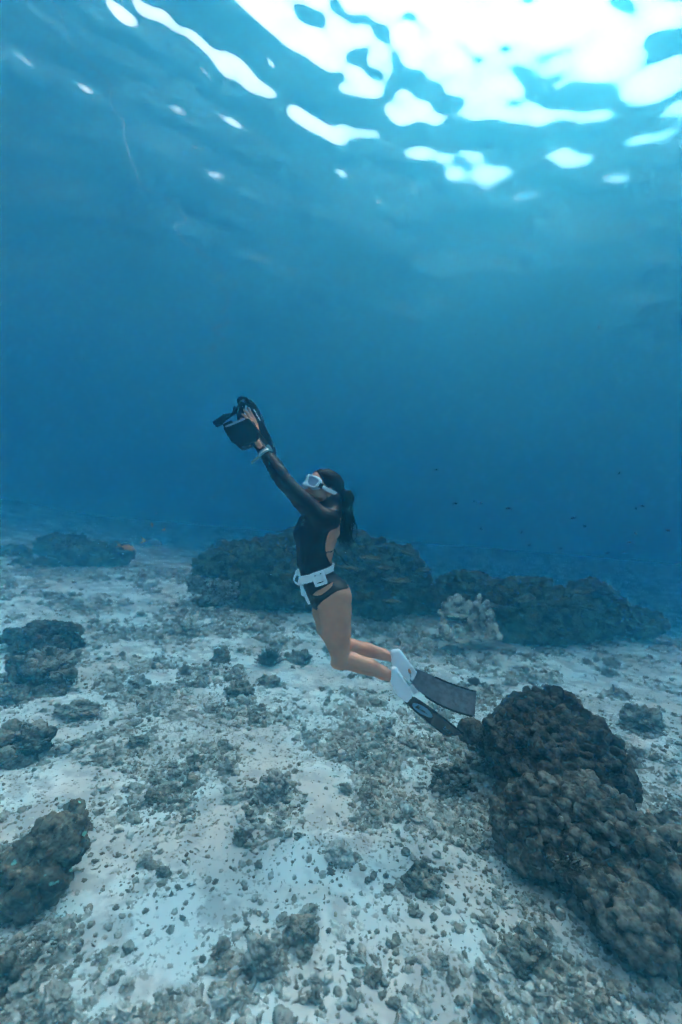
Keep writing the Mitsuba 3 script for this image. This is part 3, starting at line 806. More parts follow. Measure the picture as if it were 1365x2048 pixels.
# head
body.ell(H(-0.4, 5.4, 0), (33, 25.5, 25), HAX, 2)
body.ell(H(3.6, 1.3, 0), (23, 27, 22), HAX, 6)
body.cone(H(2.5, -3.2, 4.6), H(8.2, -5.5, 1.4), 6, 5.2, 5)
body.cone(H(2.5, -3.2, -4.6), H(8.2, -5.5, -1.4), 6, 5.2, 5)
body.cone(H(8.4, -5.8, -0.8), H(8.4, -5.8, 0.8), 4.6, 4.6, 4)
body.cone(H(9.4, -2.4, -1.4), H(9.4, -2.4, 1.4), 3.4, 3.4, 5)
body.cone(H(8.6, 3.8, 0), H(11.2, -0.1, 0), 3.0, 3.4, 4)
body.cone(H(8.6, 4.4, -3), H(8.6, 4.4, 3), 4, 4, 4)
for sgn in (-1, 1):
    body.ell(H(-0.4, 0.4, 7.3 * sgn), (6.2, 10, 3.2), HAX, 1.2)          # ears
    body.ell(H(0.1, 0.5, 8.1 * sgn), (2.6, 5, 2.0), HAX, 1.0, sub=True)
    body.cone(H(7.0, 2.9, 3.2 * sgn), H(7.1, 2.9, 3.2 * sgn), 4.0, 4.0, 1)
# neck
body.cone(H(-1.5, -1.5, 0), (662, 1014, 0), 17, 18, 5)
body.cone((662, 1010, 0), (656, 1026, 0), 18, 26, 8)


def hand(F, wrist, d, n, t, curl, spread=1.0, thumb=(0.75, 0.5, 0.45)):
    """wrist; d towards the fingers, n the palm's facing, t towards the thumb; curl per finger (three joint angles)."""
    wrist, d, n, t = (np.array(q, float) for q in (wrist, d, n, t))
    d /= np.linalg.norm(d); n -= d * (n @ d); n /= np.linalg.norm(n); t = t - d * (t @ d) - n * (t @ n); t /= np.linalg.norm(t)
    kn = []
    for i, (o, L) in enumerate(((9.0, 27), (3.2, 28.5), (-2.6, 27), (-8.0, 24.5))):
        k = wrist + d * L + t * o * spread
        F.cone(wrist + t * o * 0.45, k, 5.6, 4.0, 3)
        kn.append(k)
    for i, (k, L) in enumerate(zip(kn, (12.5, 13.5, 12.5, 10))):
        a, p = 0.0, k
        for j, (seg, r0, r1) in enumerate(((1.0, 3.2, 2.9), (0.68, 2.9, 2.6), (0.55, 2.6, 2.1))):
            a += curl[i][j]
            e = p + (d * math.cos(a) + n * math.sin(a)) * L * seg
            F.cone(p, e, r0, r1, 0.9)
            p = e
    b = wrist + d * 7 + t * 6
    e1 = b + (t * thumb[0] + d * 0.8 + n * thumb[1]) * 10
    e2 = e1 + (t * thumb[2] * 0.6 + d * 0.9 + n * 0.4) * 9.5
    e3 = e2 + (d * 0.9 + n * 0.6) * 7
    F.cone(b, e1, 5.0, 3.9, 2.5); F.cone(e1, e2, 3.7, 3.0, 1.2); F.cone(e2, e3, 3.0, 2.3, 1)


# far hand: fingers closed round the upper grip; near hand: round the lower grip behind the camera
hand(body, (511, 866, 2), (-0.40, -0.91, 0.06), (-0.55, 0.10, -0.80), (0.85, -0.35, -0.35), [(0.12, 0.2, 0.12), (0.22, 0.35, 0.2), (0.34, 0.5, 0.3), (0.45, 0.6, 0.35)], 1.2)
hand(body, (531, 904, 26), (-0.52, -0.85, 0.05), (-0.85, 0.50, -0.25), (0.45, -0.25, -0.85), [(0.9, 1.1, 0.6), (1.0, 1.2, 0.7), (1.0, 1.2, 0.7), (1.05, 1.2, 0.7)])

# the suit: torso and sleeves, cut at neck, back, hip and legs
outline = Polygon([(560, 1004), (645, 1007), (700, 1007), (700, 1034), (673.2, 1035.5), (670, 1044), (662, 1058), (656, 1071), (653, 1084), (653, 1096), (655, 1107.5), (658.5, 1118), (662, 1125.7), (720, 1128),
                   (720, 1171), (694, 1171), (685.5, 1171), (674, 1174), (662, 1181), (650, 1190), (642, 1198.5), (638, 1204), (637, 1213), (630, 1213), (622, 1203), (600, 1200), (560, 1195)])
slit = Polygon([(629, 1181.5), (633, 1176), (645.6, 1168.6), (662, 1160), (668, 1157.4), (666.7, 1162), (659.7, 1170), (645.6, 1179.7), (636, 1182)])
region = outline.difference(slit)
gx = np.arange(LO[0], HI[0], 0.5); gy = np.arange(LO[1], HI[1], 0.5)
inside = shapely.contains_xy(region, *np.meshgrid(gx, gy, indexing='ij'))
sd = (distance_transform_edt(~inside) - distance_transform_edt(inside)) * 0.5
ix = (torso.lo[0] + VOX * np.arange(torso.n[0]) - LO[0]) / 0.5; iy = (torso.lo[1] + VOX * np.arange(torso.n[1]) - LO[1]) / 0.5
sd = map_coordinates(sd, np.meshgrid(ix, iy, indexing='ij'), order=1, mode='nearest')
suit = new_field()
suit.D = np.maximum(torso.D - 1.3, sd[..., None]).astype(np.float32)
sleeves = arms.D - 1.3
hh = np.clip(0.5 + 0.5 * (suit.D - sleeves) / 5, 0, 1)
suit.D = suit.D * (1 - hh) + sleeves * hh - 5 * hh * (1 - hh)
suit.cone((665, 1001, 0), (658, 1024, 0), 20.5, 29, 5)
for F_ in (torso, arms):
    k = 3.0
    hh = np.clip(0.5 + 0.5 * (body.D - F_.D) / k, 0, 1)
    body.D = body.D * (1 - hh) + F_.D * hh - k * hh * (1 - hh)

diver = thing('person', 'freediver in black long sleeved swimsuit reaching up with an underwater camera', 'person')
part(diver, 'body', W(body.mesh(2)), 'skin_bsdf', True)
swim = part(diver, 'swimsuit', W(suit.mesh(2)), 'suit_bsdf', True)
del torso, arms, suit, body


def rows(pts, n):
    pts = np.asarray(pts, float)
    return np.stack([np.interp(np.linspace(0, 1, n), np.linspace(0, 1, len(pts)), pts[:, i]) for i in range(3)], 1)


def strip(center, width_vec, normal, thick):
    """A flat band: centre points, half-width vectors, normals."""
    c, w, n = (np.asarray(q, float) for q in (center, width_vec, normal))
    w = np.broadcast_to(w, c.shape); n = np.broadcast_to(n, c.shape); n = n / np.linalg.norm(n, axis=1, keepdims=True) * thick / 2
    ring = np.stack([c - w - n, c + w - n, c + w + n, c - w + n], 1)
    N = len(c)
    v = ring.reshape(-1, 3)
    f = []
    for i in range(N - 1):
        for j in range(4):
            a, b = i * 4 + j, i * 4 + (j + 1) % 4
            f += [[a, b, b + 4], [a, b + 4, a + 4]]
    f += [[0, 2, 1], [0, 3, 2], [4 * N - 4, 4 * N - 3, 4 * N - 2], [4 * N - 4, 4 * N - 2, 4 * N - 1]]
    m = trimesh.Trimesh(v, f, process=False)
    m.fix_normals()
    return m


def flat(poly, depth, fn):
    """A polygon given in surface coordinates, laid on a surface: fn(x, y, height) -> points."""
    ms = []
    for g in getattr(poly, 'geoms', [poly]):
        m = trimesh.creation.extrude_polygon(g, depth, engine='earcut')
        ms.append(m)
    m = trimesh.util.concatenate(ms)
    m = trimesh.Trimesh(fn(np.array(m.vertices)), m.faces, process=False)
    return m


# small print on the chest, two pale strokes
for cx_, cy_ in ((611, 1040), (608.5, 1048)):
    pl = shapely.union_all([LineString([(-2, -2.2), (2, 2.2)]).buffer(0.55), LineString([(2, -2.4), (-1, 0.3), (-2.2, 2.4)]).buffer(0.5)])
    part(swim, 'chest_print', W(flat(pl, 0.5, lambda q: np.stack([cx_ + q[:, 0], cy_ + q[:, 1], torso_v(cx_ + q[:, 0], cy_ + q[:, 1]) * 1.0 + 2.0 + q[:, 2]], 1))), 'watch_bsdf')
# cord across the open back
xs = np.linspace(651, 664.5, 9)
cord = [[x, 1101.5 + 0.4 * math.sin(x), float(torso_v(x, 1101.5)) + 1.0] for x in xs] + [[667.5, 1099.5, 12], [669.5, 1098, 3], [671, 1102, 0], [674, 1108, 0], [681, 1112.5, 1], [685, 1117, 1], [688.5, 1124, 0], [697, 1129.5, 0]]
part(swim, 'tie_cord', W(tube(spline(cord, 60), 0.95, 6)), 'black_bsdf', True)
part(swim, 'tie_cord', W(tube(spline([[669.5, 1097, 3], [668.5, 1103, 5], [667.5, 1111, 5]], 12), 1.1, 6)), 'black_bsdf', True)
# lips
lips = Field((600, 970, -16), (632, 1000, 28), 0.6)
for up_, r_ in ((-2.1, 1.4), (-3.1, 1.6)):
    lips.cone(H(10.35, up_, 0), H(9.6, up_ - 0.1, 2.1), r_, 0.7, 0.8); lips.cone(H(10.35, up_, 0), H(9.6, up_ - 0.1, -2.1), r_, 0.7, 0.8)
part(diver, 'lips', W(lips.mesh(1)), 'lip_bsdf', True)

# hair: a cap drawn back, the tie and the loose pony tail
cap = Field((600, 920, -45), (720, 1010, 45), 1.0)
cap.ell(H(-0.8, 5.6, 0), (35.5, 27.0, 26.5), HAX, 2)
cap.ell(H(-4.5, 5.0, 0), (26, 25, 26), HAX, 4)
cap.ell(H(-3.6, 2.4, 0), (24, 24, 23.5), HAX, 6)
sl, P = cap.box((600, 920, -45), (720, 1010, 45), 0)
q = ((P - HC) @ HAX.T) / 3.44
hairline = np.maximum(q[..., 0] - (6.0 - 0.10 * (q[..., 1] - 9) ** 2), 0.2 - 0.0 * q[..., 1] - q[..., 1] * 0)            # forehead edge
cut = np.maximum(q[..., 0] - np.clip(2.3 + 0.72 * (q[..., 1] - 1.0), -1.2, 7.6), -3.2 - q[..., 1] + np.clip(q[..., 0] + 1, 0, 9) * 0.9)
cap.D[sl] = np.maximum(cap.D[sl], cut * 3.0)
hair = part(diver, 'hair', W(cap.mesh(2)), 'hair_bsdf', True)
r = np.random.default_rng(8)
tail = []
base = np.array([690.0, 987.0, -4.0])
for i in range(190):
    o = r.normal(0, 1, 3) * [2.6, 2.2, 5]
    ex = r.normal(0, 1)
    tip = np.array([690 + 7.5 * ex + r.normal(0, 3), 1062 + r.uniform(-24, 24), -4 + r.normal(0, 7)])
    sw = r.normal(0, 3)
    pts = [base + o, base + o * 1.3 + [5.5 + r.normal(0, 1.5), 5 + r.normal(0, 3), 0], [694 + 5 * ex * 0.6 + o[0], 1012 + r.normal(0, 3), tip[2] * 0.8],
           [689 + 6.5 * ex * 0.8 + sw, 1036 + r.normal(0, 4), tip[2]], tip * [1, 1, 1] + [sw * 0.6, -8, 0], tip + [r.normal(0, 2.5), 6, 0]]
    tail.append(tube(spline(pts, 22), np.concatenate([np.linspace(1.4, 1.7, 12), np.linspace(1.6, 0.35, 10)]), 5))
for i in range(60):                                   # stray strands
    tip = np.array([701 + r.normal(0, 5), 1050 + r.uniform(-30, 30), -4 + r.normal(0, 9)])
    pts = [base + r.normal(0, 2, 3), [699 + r.normal(0, 2), 1000, -4], [700 + r.normal(0, 3), 1022, -4], tip]
    tail.append(tube(spline(pts, 18), np.linspace(0.9, 0.3, 18), 4))
core = Field((655, 970, -35), (725, 1090, 30), 1.2)
core.cone((686, 984, -4), (693, 992, -4), 7, 8, 3); core.cone((693, 992, -4), (690, 1012, -4), 8.5, 10, 3); core.cone((690, 1012, -4), (688, 1034, -4), 10, 6, 3); core.cone((688, 1034, -4), (688, 1050, -4), 6, 2, 3)
cm = core.mesh(1)
v = np.array(cm.vertices); v += np.array(cm.vertex_normals) * ((meshkit.noise(v * [0.5, 0.08, 0.5], 3)[:, None] - 0.5) * 3)
tail.append(trimesh.Trimesh(v, cm.faces, process=False))
part(hair, 'ponytail', W(trimesh.util.concatenate(tail)), 'hair_bsdf', True)
part(hair, 'hair_tie', W(tube([base + [3 * math.cos(a) * 1.2 - 2, 6.5 * math.sin(a) * 0.8, 7.5 * math.cos(a)] for a in np.linspace(0, 2 * math.pi, 20)], 1.5, 6)), 'black_bsdf', True)

# diving mask
HM = lambda a: np.array([H(*q) for q in a])


def rim_points(side, n=28):
    """A lens outline: a rounded rectangle on a plane turned outwards by 22 degrees; side +1 is the near lens."""
    pts = []
    for a in np.linspace(0, 2 * math.pi, n, endpoint=False):
        c, s_ = math.cos(a), math.sin(a)
        r_ = (abs(c) ** 3.2 + abs(s_) ** 3.2) ** (-1 / 3.2)
        x = c * r_ * 3.5; y = s_ * r_ * 2.9
        x *= 1 + 0.06 * y; yl = y - 0.10 * x
        pts.append((11.8 - 0.50 * (x + 3.5) - 0.10 * y, 3.3 + yl, side * (0.5 + (x + 3.5) * 0.96)))
    return np.array(pts)


face_seal = []
for a in np.linspace(0, 2 * math.pi, 40, endpoint=False):
    s_, u = math.cos(a), math.sin(a)
    face_seal.append((9.5 - 0.075 * (s_ * 6.7) ** 2 - (0.10 * (u * 4.4) ** 2 if u > 0 else 0.02), 2.0 + (6.0 * u if u > 0 else 3.9 * u), 6.7 * s_))
front = np.vstack([rim_points(1), rim_points(-1)])
inner = front.copy(); inner[:, 0] -= 0.8
import manifold3d as m3
Hull = lambda pts: (lambda m: trimesh.Trimesh(m.vert_properties[:, :3], m.tri_verts, process=False))(m3.Manifold.hull_points(np.ascontiguousarray(pts, dtype=np.float64)).to_mesh())
sk = Hull(HM(np.vstack([inner, face_seal, np.array(face_seal) - [1.2, 0, 0]])))
mask = part(diver, 'diving_mask', W(sk.subdivide().subdivide()), 'skirt_bsdf', 50)
nose = Field((598, 940, -30), (650, 1000, 50), 0.8)
nose.cone(H(11.6, 1.6, 0), H(12.1, 0.2, 0), 3.6, 4.6, 2); nose.cone(H(12.1, 0.2, 0), H(10.0, -0.4, 0), 4.6, 5.0, 2)
part(mask, 'nose_pocket', W(nose.mesh(2)), 'white_bsdf', True)
for side in (1, -1):
    rp = HM(rim_points(side, 40)); rp = np.vstack([rp, rp[:2]])
    part(mask, 'lens_frame', W(tube(rp, 1.75, 8)), 'white_bsdf', True)
    c = rp[:-2]
    gl = Hull(np.vstack([c + HF * 0.3, c - HF * 0.8]))
    part(mask, 'lens', W(gl), 'lens_bsdf')
part(mask, 'bridge', W(tube(HM([(12.0, 4.9, -1.2), (12.3, 4.8, 0), (12.0, 4.9, 1.2)]), 1.8, 8)), 'white_bsdf', True)
for side in (1, -1):
    bk = trimesh.creation.box((2.4 * 3.44, 2.7 * 3.44, 0.9 * 3.44))
    bk.vertices = HC + (np.array(bk.vertices) @ HAX) + 3.44 * (6.0 * HF + 2.4 * HU + side * 7.0 * HS)
    part(mask, 'strap_buckle', W(bk), 'black_bsdf')
    part(mask, 'strap_clip', W(tube(HM([(4.9, 2.1, side * 7.3), (3.7, 1.8, side * 7.75)]), 3.2, 8)), 'white_bsdf', True)
ring = [(3.8, 1.9, 7.7), (2.0, 1.6, 8.0), (-0.5, 1.3, 8.35), (-3.2, 1.0, 8.1), (-6.0, 0.8, 6.6), (-8.6, 0.7, 3.2), (-9.2, 0.7, 0), (-8.6, 0.7, -3.2), (-6.0, 0.8, -6.6), (-3.2, 1.0, -8.1), (-0.5, 1.3, -8.35), (2.0, 1.6, -8.0), (3.8, 1.9, -7.7)]
rc = spline(ring, 50)
tang = np.gradient(rc, axis=0)
nrm = np.cross(tang, [0, 1.0, 0])
nrm = np.where(((rc * nrm)[:, [0, 2]].sum(1) < 0)[:, None], -nrm, nrm)
part(mask, 'strap', W(strip(HM(rc), 1.05 * 3.44 * HU, nrm @ HAX, 1.4)), 'webbing_bsdf')

# weight belt
phis = np.linspace(0, 2 * math.pi, 73)
bc, bw, bn = [], [], []
for p_ in phis:
    y = 1145.0
    for _ in range(4):
        q = ring_pt(y, p_, 2.6); y = 1137.5 + (665 - q[0]) * 0.30
    bc.append(ring_pt(y, p_, 2.6)); bn.append(ring_pt(y, p_, 6) - ring_pt(y, p_, 2))
    k = (q[0] - 595) / 70
    bw.append(np.array([-0.18, 1, 0]) * (7.6 + 2.2 * k))
belt = part(diver, 'weight_belt', W(strip(bc, bw, bn, 1.8)), 'webbing_bsdf', 30)
frame = Polygon([(-12.6, -13.5), (12.6, -13.5), (12.6, 13.5), (-12.6, 13.5)]).buffer(-3).buffer(3).difference(Polygon([(-7.6, -8.6), (7.6, -8.6), (7.6, 8.6), (-7.6, 8.6)]).buffer(-1).buffer(1))
ca, sa = math.cos(math.radians(-20)), math.sin(math.radians(-20))
BV = float(torso_v(641, 1150)) + 4.0


def on_belt(q):
    return np.stack([641.5 + q[:, 0] * ca - q[:, 1] * sa, 1149.5 + q[:, 0] * sa + q[:, 1] * ca, BV + q[:, 2] + (q[:, 0] * ca - q[:, 1] * sa) * 0.12], 1)


part(belt, 'buckle', W(flat(frame, 4.5, on_belt)), 'white_bsdf')
part(belt, 'buckle_webbing', W(flat(Polygon([(-7.4, -6.2), (6.8, -6.2), (6.8, 6.6), (-7.4, 6.6)]), 3.0, on_belt)), 'webbing_bsdf')
for pg in (Polygon([(-7.2, -8.2), (-4.5, -8.2), (-4.5, -6.4), (-7.2, -6.4)]), Polygon([(4.4, -8.2), (7.2, -8.2), (7.2, -6.4), (4.4, -6.4)])):
    part(belt, 'buckle_slot', W(flat(pg, 0.8, on_belt)), 'black_bsdf')
rl = trimesh.creation.annulus(3.2, 6.2, 20, sections=24)
ax_ = np.array([0.74, 0.62, 0.25]); ax_ /= np.linalg.norm(ax_); e1 = np.cross(ax_, [0, 0, 1]); e1 /= np.linalg.norm(e1); e2 = np.cross(ax_, e1)
rl.vertices = np.array([604.0, 1144.5, 22]) + np.array(rl.vertices) @ np.array([e1, e2, ax_])
part(belt, 'rolled_webbing', W(rl), 'webbing_bsdf')
part(belt, 'webbing_loop', W(strip(spline([[597, 1139, 14], [592.5, 1149, 16], [590.5, 1159, 17], [596, 1163.5, 20], [606, 1165, 24], [612, 1160, 27]], 24), [1.5, 0.5, 8.5], rows([[-1, 0, 0], [-1, 0, 0], [-1, 0.3, 0], [-0.3, 1, 0], [0, 1, 0], [0.6, 1, 0]], 24), 1.5)), 'webbing_bsdf', 30)
part(belt, 'webbing_tail', W(strip(spline([[612, 1160, 28], [613.5, 1172, 30], [616.5, 1186, 31], [624, 1201.5, 31]], 16), rows([[5, 0.5, 2], [5, 0, 2], [4.8, -1, 2], [4.2, -2, 2]], 16), [-0.3, 0, 1], 1.4)), 'webbing_bsdf', 30)
part(belt, 'webbing_tail', W(strip(spline([[605.5, 1162, 20], [606.5, 1175, 22], [609, 1188, 22]], 12), [3.2, 0, 2], [-0.5, 0, 1], 1.4)), 'white_bsdf', 30)


def to_m3(m):
    return m3.Manifold(m3.Mesh(vert_properties=np.asarray(m.vertices, np.float32), tri_verts=np.asarray(m.faces, np.uint32)))


def m3_cut(m, holes):
    a = to_m3(m)
    for c, R in holes:
        c = J(*c)
        e = trimesh.creation.icosphere(subdivisions=3); e.vertices = np.array(e.vertices) * R + c
        a = a - to_m3(e)
    a = a.to_mesh()
    return trimesh.Trimesh(a.vert_properties[:, :3], a.tri_verts, process=True)


# fins
def fin(pocket, stations, rails, blade_bsdf, name_label, seed):
    F_ = Field(*pocket[0], 1.0)
    for a, b, ra, rb in pocket[1]:
        F_.cone(a, b, ra, rb, 4)
    hull = Hull(np.vstack([np.array(J(*c)) + 1.0 * r_ * trimesh.creation.icosphere(subdivisions=2).vertices for c, r_ in pocket[3]]))
    for c, R in pocket[2]:
        F_.ell(c, R, None, 1.5, sub=True)
    pm = hull if not pocket[2] else m3_cut(hull, pocket[2])
    key = part(diver, 'fin', W(pm), 'white_bsdf', 45)
    labels[key] = {'label': name_label}
    st = np.array([np.concatenate([c, h]) for c, h in stations], float)
    u = np.linspace(0, 1, len(st))
    un = np.linspace(0, 1, 24)
    S_ = np.stack([PchipInterpolator(u, st[:, i])(un) for i in range(6)], 1)
    c, hw = S_[:, :3], S_[:, 3:]
    n = np.cross(np.gradient(c, axis=0), hw); n /= np.linalg.norm(n, axis=1, keepdims=True)
    n = np.where(n[:, 2:3] < 0, -n, n)
    part(key, 'blade', W(strip(c, hw, n, 1.3)), blade_bsdf, 30)
    for sgn, (t0, t1) in zip((-1, 1), rails):
        m_ = (un >= t0) & (un <= t1)
        part(key, 'rail', W(strip((c + hw * sgn)[m_], (hw / np.linalg.norm(hw, axis=1, keepdims=True) * 1.2)[m_], n[m_], 4.2)), 'black_bsdf', 30)

    def surf(q):                                  # q: x along the blade 0..1, y across -1..1, z height
        return np.stack([np.interp(q[:, 0], un, c[:, i]) + q[:, 1] * np.interp(q[:, 0], un, hw[:, i]) + (q[:, 2] + 0.8) * np.interp(q[:, 0], un, n[:, i]) for i in range(3)], 1)
    return key, surf


# near fin, black, upper side towards the camera
P0, P1 = np.array(J(812.0, 1393, 30)), np.array(J(911.0, 1471.5, 34))
n2 = np.array([-0.60, 0.80, 0])
wid = lambda s_, v: n2 * s_ + np.array([0, 0, -v])
mid = lambda t: P0 + (P1 - P0) * t
key, surf = fin((((765, 1318, 0), (842, 1422, 64)), [((789, 1350, 31), (800, 1371, 31), 18, 16.5), ((800, 1371, 31), (815, 1394, 30), 16.5, 12.0), ((815, 1394, 30), (819, 1399, 30), 12, 10.5)],
                 [((774, 1349, 31), (11, 15, 14))],
                 [((790, 1340, 24), 6.5), ((790, 1340, 38), 6.5), ((787, 1362, 24), 6), ((787, 1362, 38), 6), ((797, 1384, 22), 6), ((797, 1384, 40), 6), ((824, 1390, 18), 3.2), ((824, 1390, 42), 3.2), ((814, 1402, 18), 3.2), ((814, 1402, 42), 3.2)]),
                [(mid(0.0), wid(9, 11)), (mid(0.14), wid(12.5, 18)), (mid(0.35), wid(15.5, 22)), (mid(0.7), wid(16.5, 23)), (mid(1.0), wid(16.5, 23))],
                ((0.1, 1.0), (0.1, 0.97)), 'black_bsdf', 'near white fin pocket with long black blade and round blue emblem', 1)
L_ = float(np.linalg.norm(P1 - P0)); Wd = 27.0
disc = Point(0, 0).buffer(20.5, 32).difference(Polygon([(-12.5, -10), (-9, 12.5), (15.5, 0.5)]))
inner_mark = Polygon([(-3, -4), (-1, -4), (-1, -1), (2, -1), (2, -3), (3.6, -3), (3.6, 1.6), (2, 1.6), (2, 0.6), (-1, 0.6), (-1, 4), (-3, 4)])
part(key, 'emblem', W(flat(shapely.union_all([disc, inner_mark]), 0.6, lambda q: surf(np.stack([0.46 + q[:, 0] / L_, q[:, 1] / Wd, q[:, 2]], 1)))), 'emblem_bsdf')
tm = meshkit.text_mesh('V3', 11, 0.6)
tv = np.array(tm.vertices)
tv2 = surf(np.stack([0.80 + tv[:, 0] / L_ * 0.9, 0.10 - (tv[:, 1] - 5) / Wd * 1.2, tv[:, 2]], 1))
part(key, 'lettering', W(trimesh.Trimesh(tv2, tm.faces, process=False)), 'emblem_bsdf')
part(key, 'pocket_rail', W(tube(spline([J(797, 1346, 44), J(812, 1368, 44), J(826, 1390, 40)], 14), 2.6, 8)), 'white_bsdf', True)

# far fin, grey, sole side towards the camera
Q0, Q1 = np.array(J(822.0, 1349, -20)), np.array(J(951.5, 1408, -34))
n3 = np.array([-0.33, 0.94, 0])
wid = lambda s_, v: n3 * s_ + np.array([0, 0, v])
bend = lambda t: Q0 + (Q1 - Q0) * t + np.array([0, 1, 0]) * 9 * math.sin(math.pi * t)
key, surf = fin((((765, 1280, -60), (852, 1386, 6)), [((793, 1312, -29), (809, 1335, -29), 15.5, 15), ((809, 1335, -29), (828, 1358, -28), 15, 11), ((792, 1304, -30), (797, 1304, -28), 9, 8), ((806, 1330, -22), (830, 1352, -22), 9, 7)],
                 [((773, 1317, -29), (10, 12, 13)), ((824, 1347, -13), (7, 12, 7))],
                 [((788, 1305, -36), 6.5), ((797, 1304, -36), 6.5), ((788, 1305, -22), 6.5), ((797, 1304, -22), 6.5), ((789, 1326, -36), 6), ((789, 1326, -22), 6), ((822, 1364, -40), 3.2), ((822, 1364, -18), 3.2), ((831, 1345, -40), 3.2), ((831, 1345, -18), 3.2)]),
                [(bend(0.0), wid(9, 5)), (bend(0.16), wid(17, 12)), (bend(0.42), wid(19.5, 16)), (bend(0.75), wid(20, 17)), (bend(1.0), wid(20, 17))],
                ((0.40, 1.0), (0.32, 0.98)), 'blade_grey_bsdf', 'far white fin pocket with scuffed grey blade and black edge rails', 2)
toe = Field((808, 1330, -30), (836, 1370, 4), 0.8)
toe.cone(J(818, 1340, -17), J(821, 1346, -16), 3.2, 2.8, 1)
part(diver, 'toe', W(toe.mesh(1)), 'skin_bsdf', True)
part(key, 'blade_clip', W(strip([J(822, 1372, -10), J(833, 1386, -10)], [4, -3, 1], [0, 0, 1], 3)), 'white_bsdf')

# dive computer on the near wrist
fa = np.array([577.0, 969, 38]); wa = np.array([531.0, 906, 26]); dax = (wa - fa) / np.linalg.norm(wa - fa)
e1 = np.cross(dax, [0, 0, 1]); e1 /= np.linalg.norm(e1); e2 = np.cross(dax, e1)
wc = wa - dax * 5
angs = np.linspace(0, 2 * math.pi, 33)
watch = part(diver, 'dive_watch', W(strip([wc + 12.2 * (math.cos(a) * e1 + math.sin(a) * e2) for a in angs], dax * 4.2, [math.cos(a) * e1 + math.sin(a) * e2 for a in angs], 1.6)), 'watch_bsdf', 30)
top = e1 if e1[0] > 0 else -e1
bx = trimesh.creation.box((14, 5, 13)); bx.vertices = wc + dax * 1 + top * 14 + np.array(bx.vertices) @ np.array([dax, top, np.cross(dax, top)])
part(watch, 'case', W(bx), 'watch_bsdf')
bx = trimesh.creation.box((9, 0.8, 9)); bx.vertices = wc + dax * 1 + top * 16.8 + np.array(bx.vertices) @ np.array([dax, top, np.cross(dax, top)])
part(watch, 'screen', W(bx), 'lens_bsdf')
part(watch, 'strap_tail', W(strip(spline([wc - top * 11 + np.array([0, 0, 6]), wc - top * 18 + np.array([-1, 2, 6]), wc - top * 26 + np.array([-3, 4, 6])], 10), dax * 2.8, [0, 0, 1], 1.2)), 'watch_bsdf')
part(watch, 'strap_keeper', W(strip([wc + 13.2 * (math.cos(a) * e1 + math.sin(a) * e2) for a in angs], dax * 1.2, [math.cos(a) * e1 + math.sin(a) * e2 for a in angs], 1.6)), 'silver_bsdf', 30)

# ---------------------------------------------------------------- the camera she holds
cam = thing('underwater_camera', 'black underwater camera housing held up in both hands of the diver', 'camera')


def slab(poly, v0, v1, bevel=1.2):
    p_ = Polygon(poly).buffer(0)
    a = [m3.CrossSection([np.array(p_.buffer(-o).exterior.coords)[:-1][::(-1 if not p_.buffer(-o).exterior.is_ccw else 1)]]).extrude(h_).translate((0, 0, z_)) for o, h_, z_ in ((0, v1 - v0 - 2 * bevel, v0 + bevel), (bevel * 0.8, v1 - v0, v0))]
    m = m3.Manifold.batch_hull(a) if p_.convex_hull.area < p_.area * 1.02 else m3.Manifold.batch_boolean(a, m3.OpType.Add)
    m = m.to_mesh()
    return trimesh.Trimesh(m.vert_properties[:, :3], m.tri_verts, process=False)


part(cam, 'housing', W(slab([(486, 799), (492, 796), (500, 797), (507, 803), (514, 815), (521, 831), (523, 842), (534, 864), (546, 893), (546.5, 902), (542, 902), (534, 893), (522, 872), (508, 845), (506, 838), (500, 816), (494, 806), (486, 803)], -44, -8)), 'dark_grey_bsdf')
part(cam, 'painted_highlight', W(slab([(505.5, 817), (507, 817), (521, 839.5), (519, 840.5)], -9, -6.5, 0.3)), 'white_bsdf')  # highlight along the housing, painted on as a thin white strip
part(cam, 'lens_port', W(slab([(457.5, 857), (473, 849), (476, 853), (500, 846), (507, 846), (524, 869), (522.5, 888), (502.6, 897), (488.5, 902), (479, 892), (474.5, 890.5), (460, 868)], 2, 46, 2)), 'black_bsdf')
part(cam, 'port_ring', W(slab([(461, 861.5), (498, 845.5), (501, 847), (500, 849), (466, 863)], 10, 46.8, 0.5)), 'silver_bsdf')
part(cam, 'shutter_lever', W(tube([[516, 864, 34], [520, 868, 36], [521, 874, 34]], 2.8, 8)), 'silver_bsdf', True)
part(cam, 'grip', W(tube(spline([[484, 802, -9], [479, 824, -9], [484, 846, -8], [491, 864, -6]], 16), np.linspace(7.5, 9, 16), 10)), 'black_bsdf', True)
part(cam, 'grip', W(tube(spline([[507, 858, 20], [512, 872, 20], [516, 886, 20]], 12), 6, 10)), 'black_bsdf', True)
part(cam, 'hand_strap', W(strip(spline([[476, 808, -4], [482, 797, 2], [492, 797, 2], [500, 806, -4]], 16), [0, 0, 8], rows([[-0.5, -1, 0], [-0.3, -1, 0], [0.3, -1, 0], [1, -0.5, 0]], 16), 2.2)), 'black_bsdf', 30)
part(cam, 'light_arm', W(slab([(466, 827), (449, 829.5), (426.5, 845.5), (434, 854), (444.5, 848), (446, 845), (458, 836), (470, 828), (476, 816), (470, 812)], -6, 8, 1.2)), 'black_bsdf')


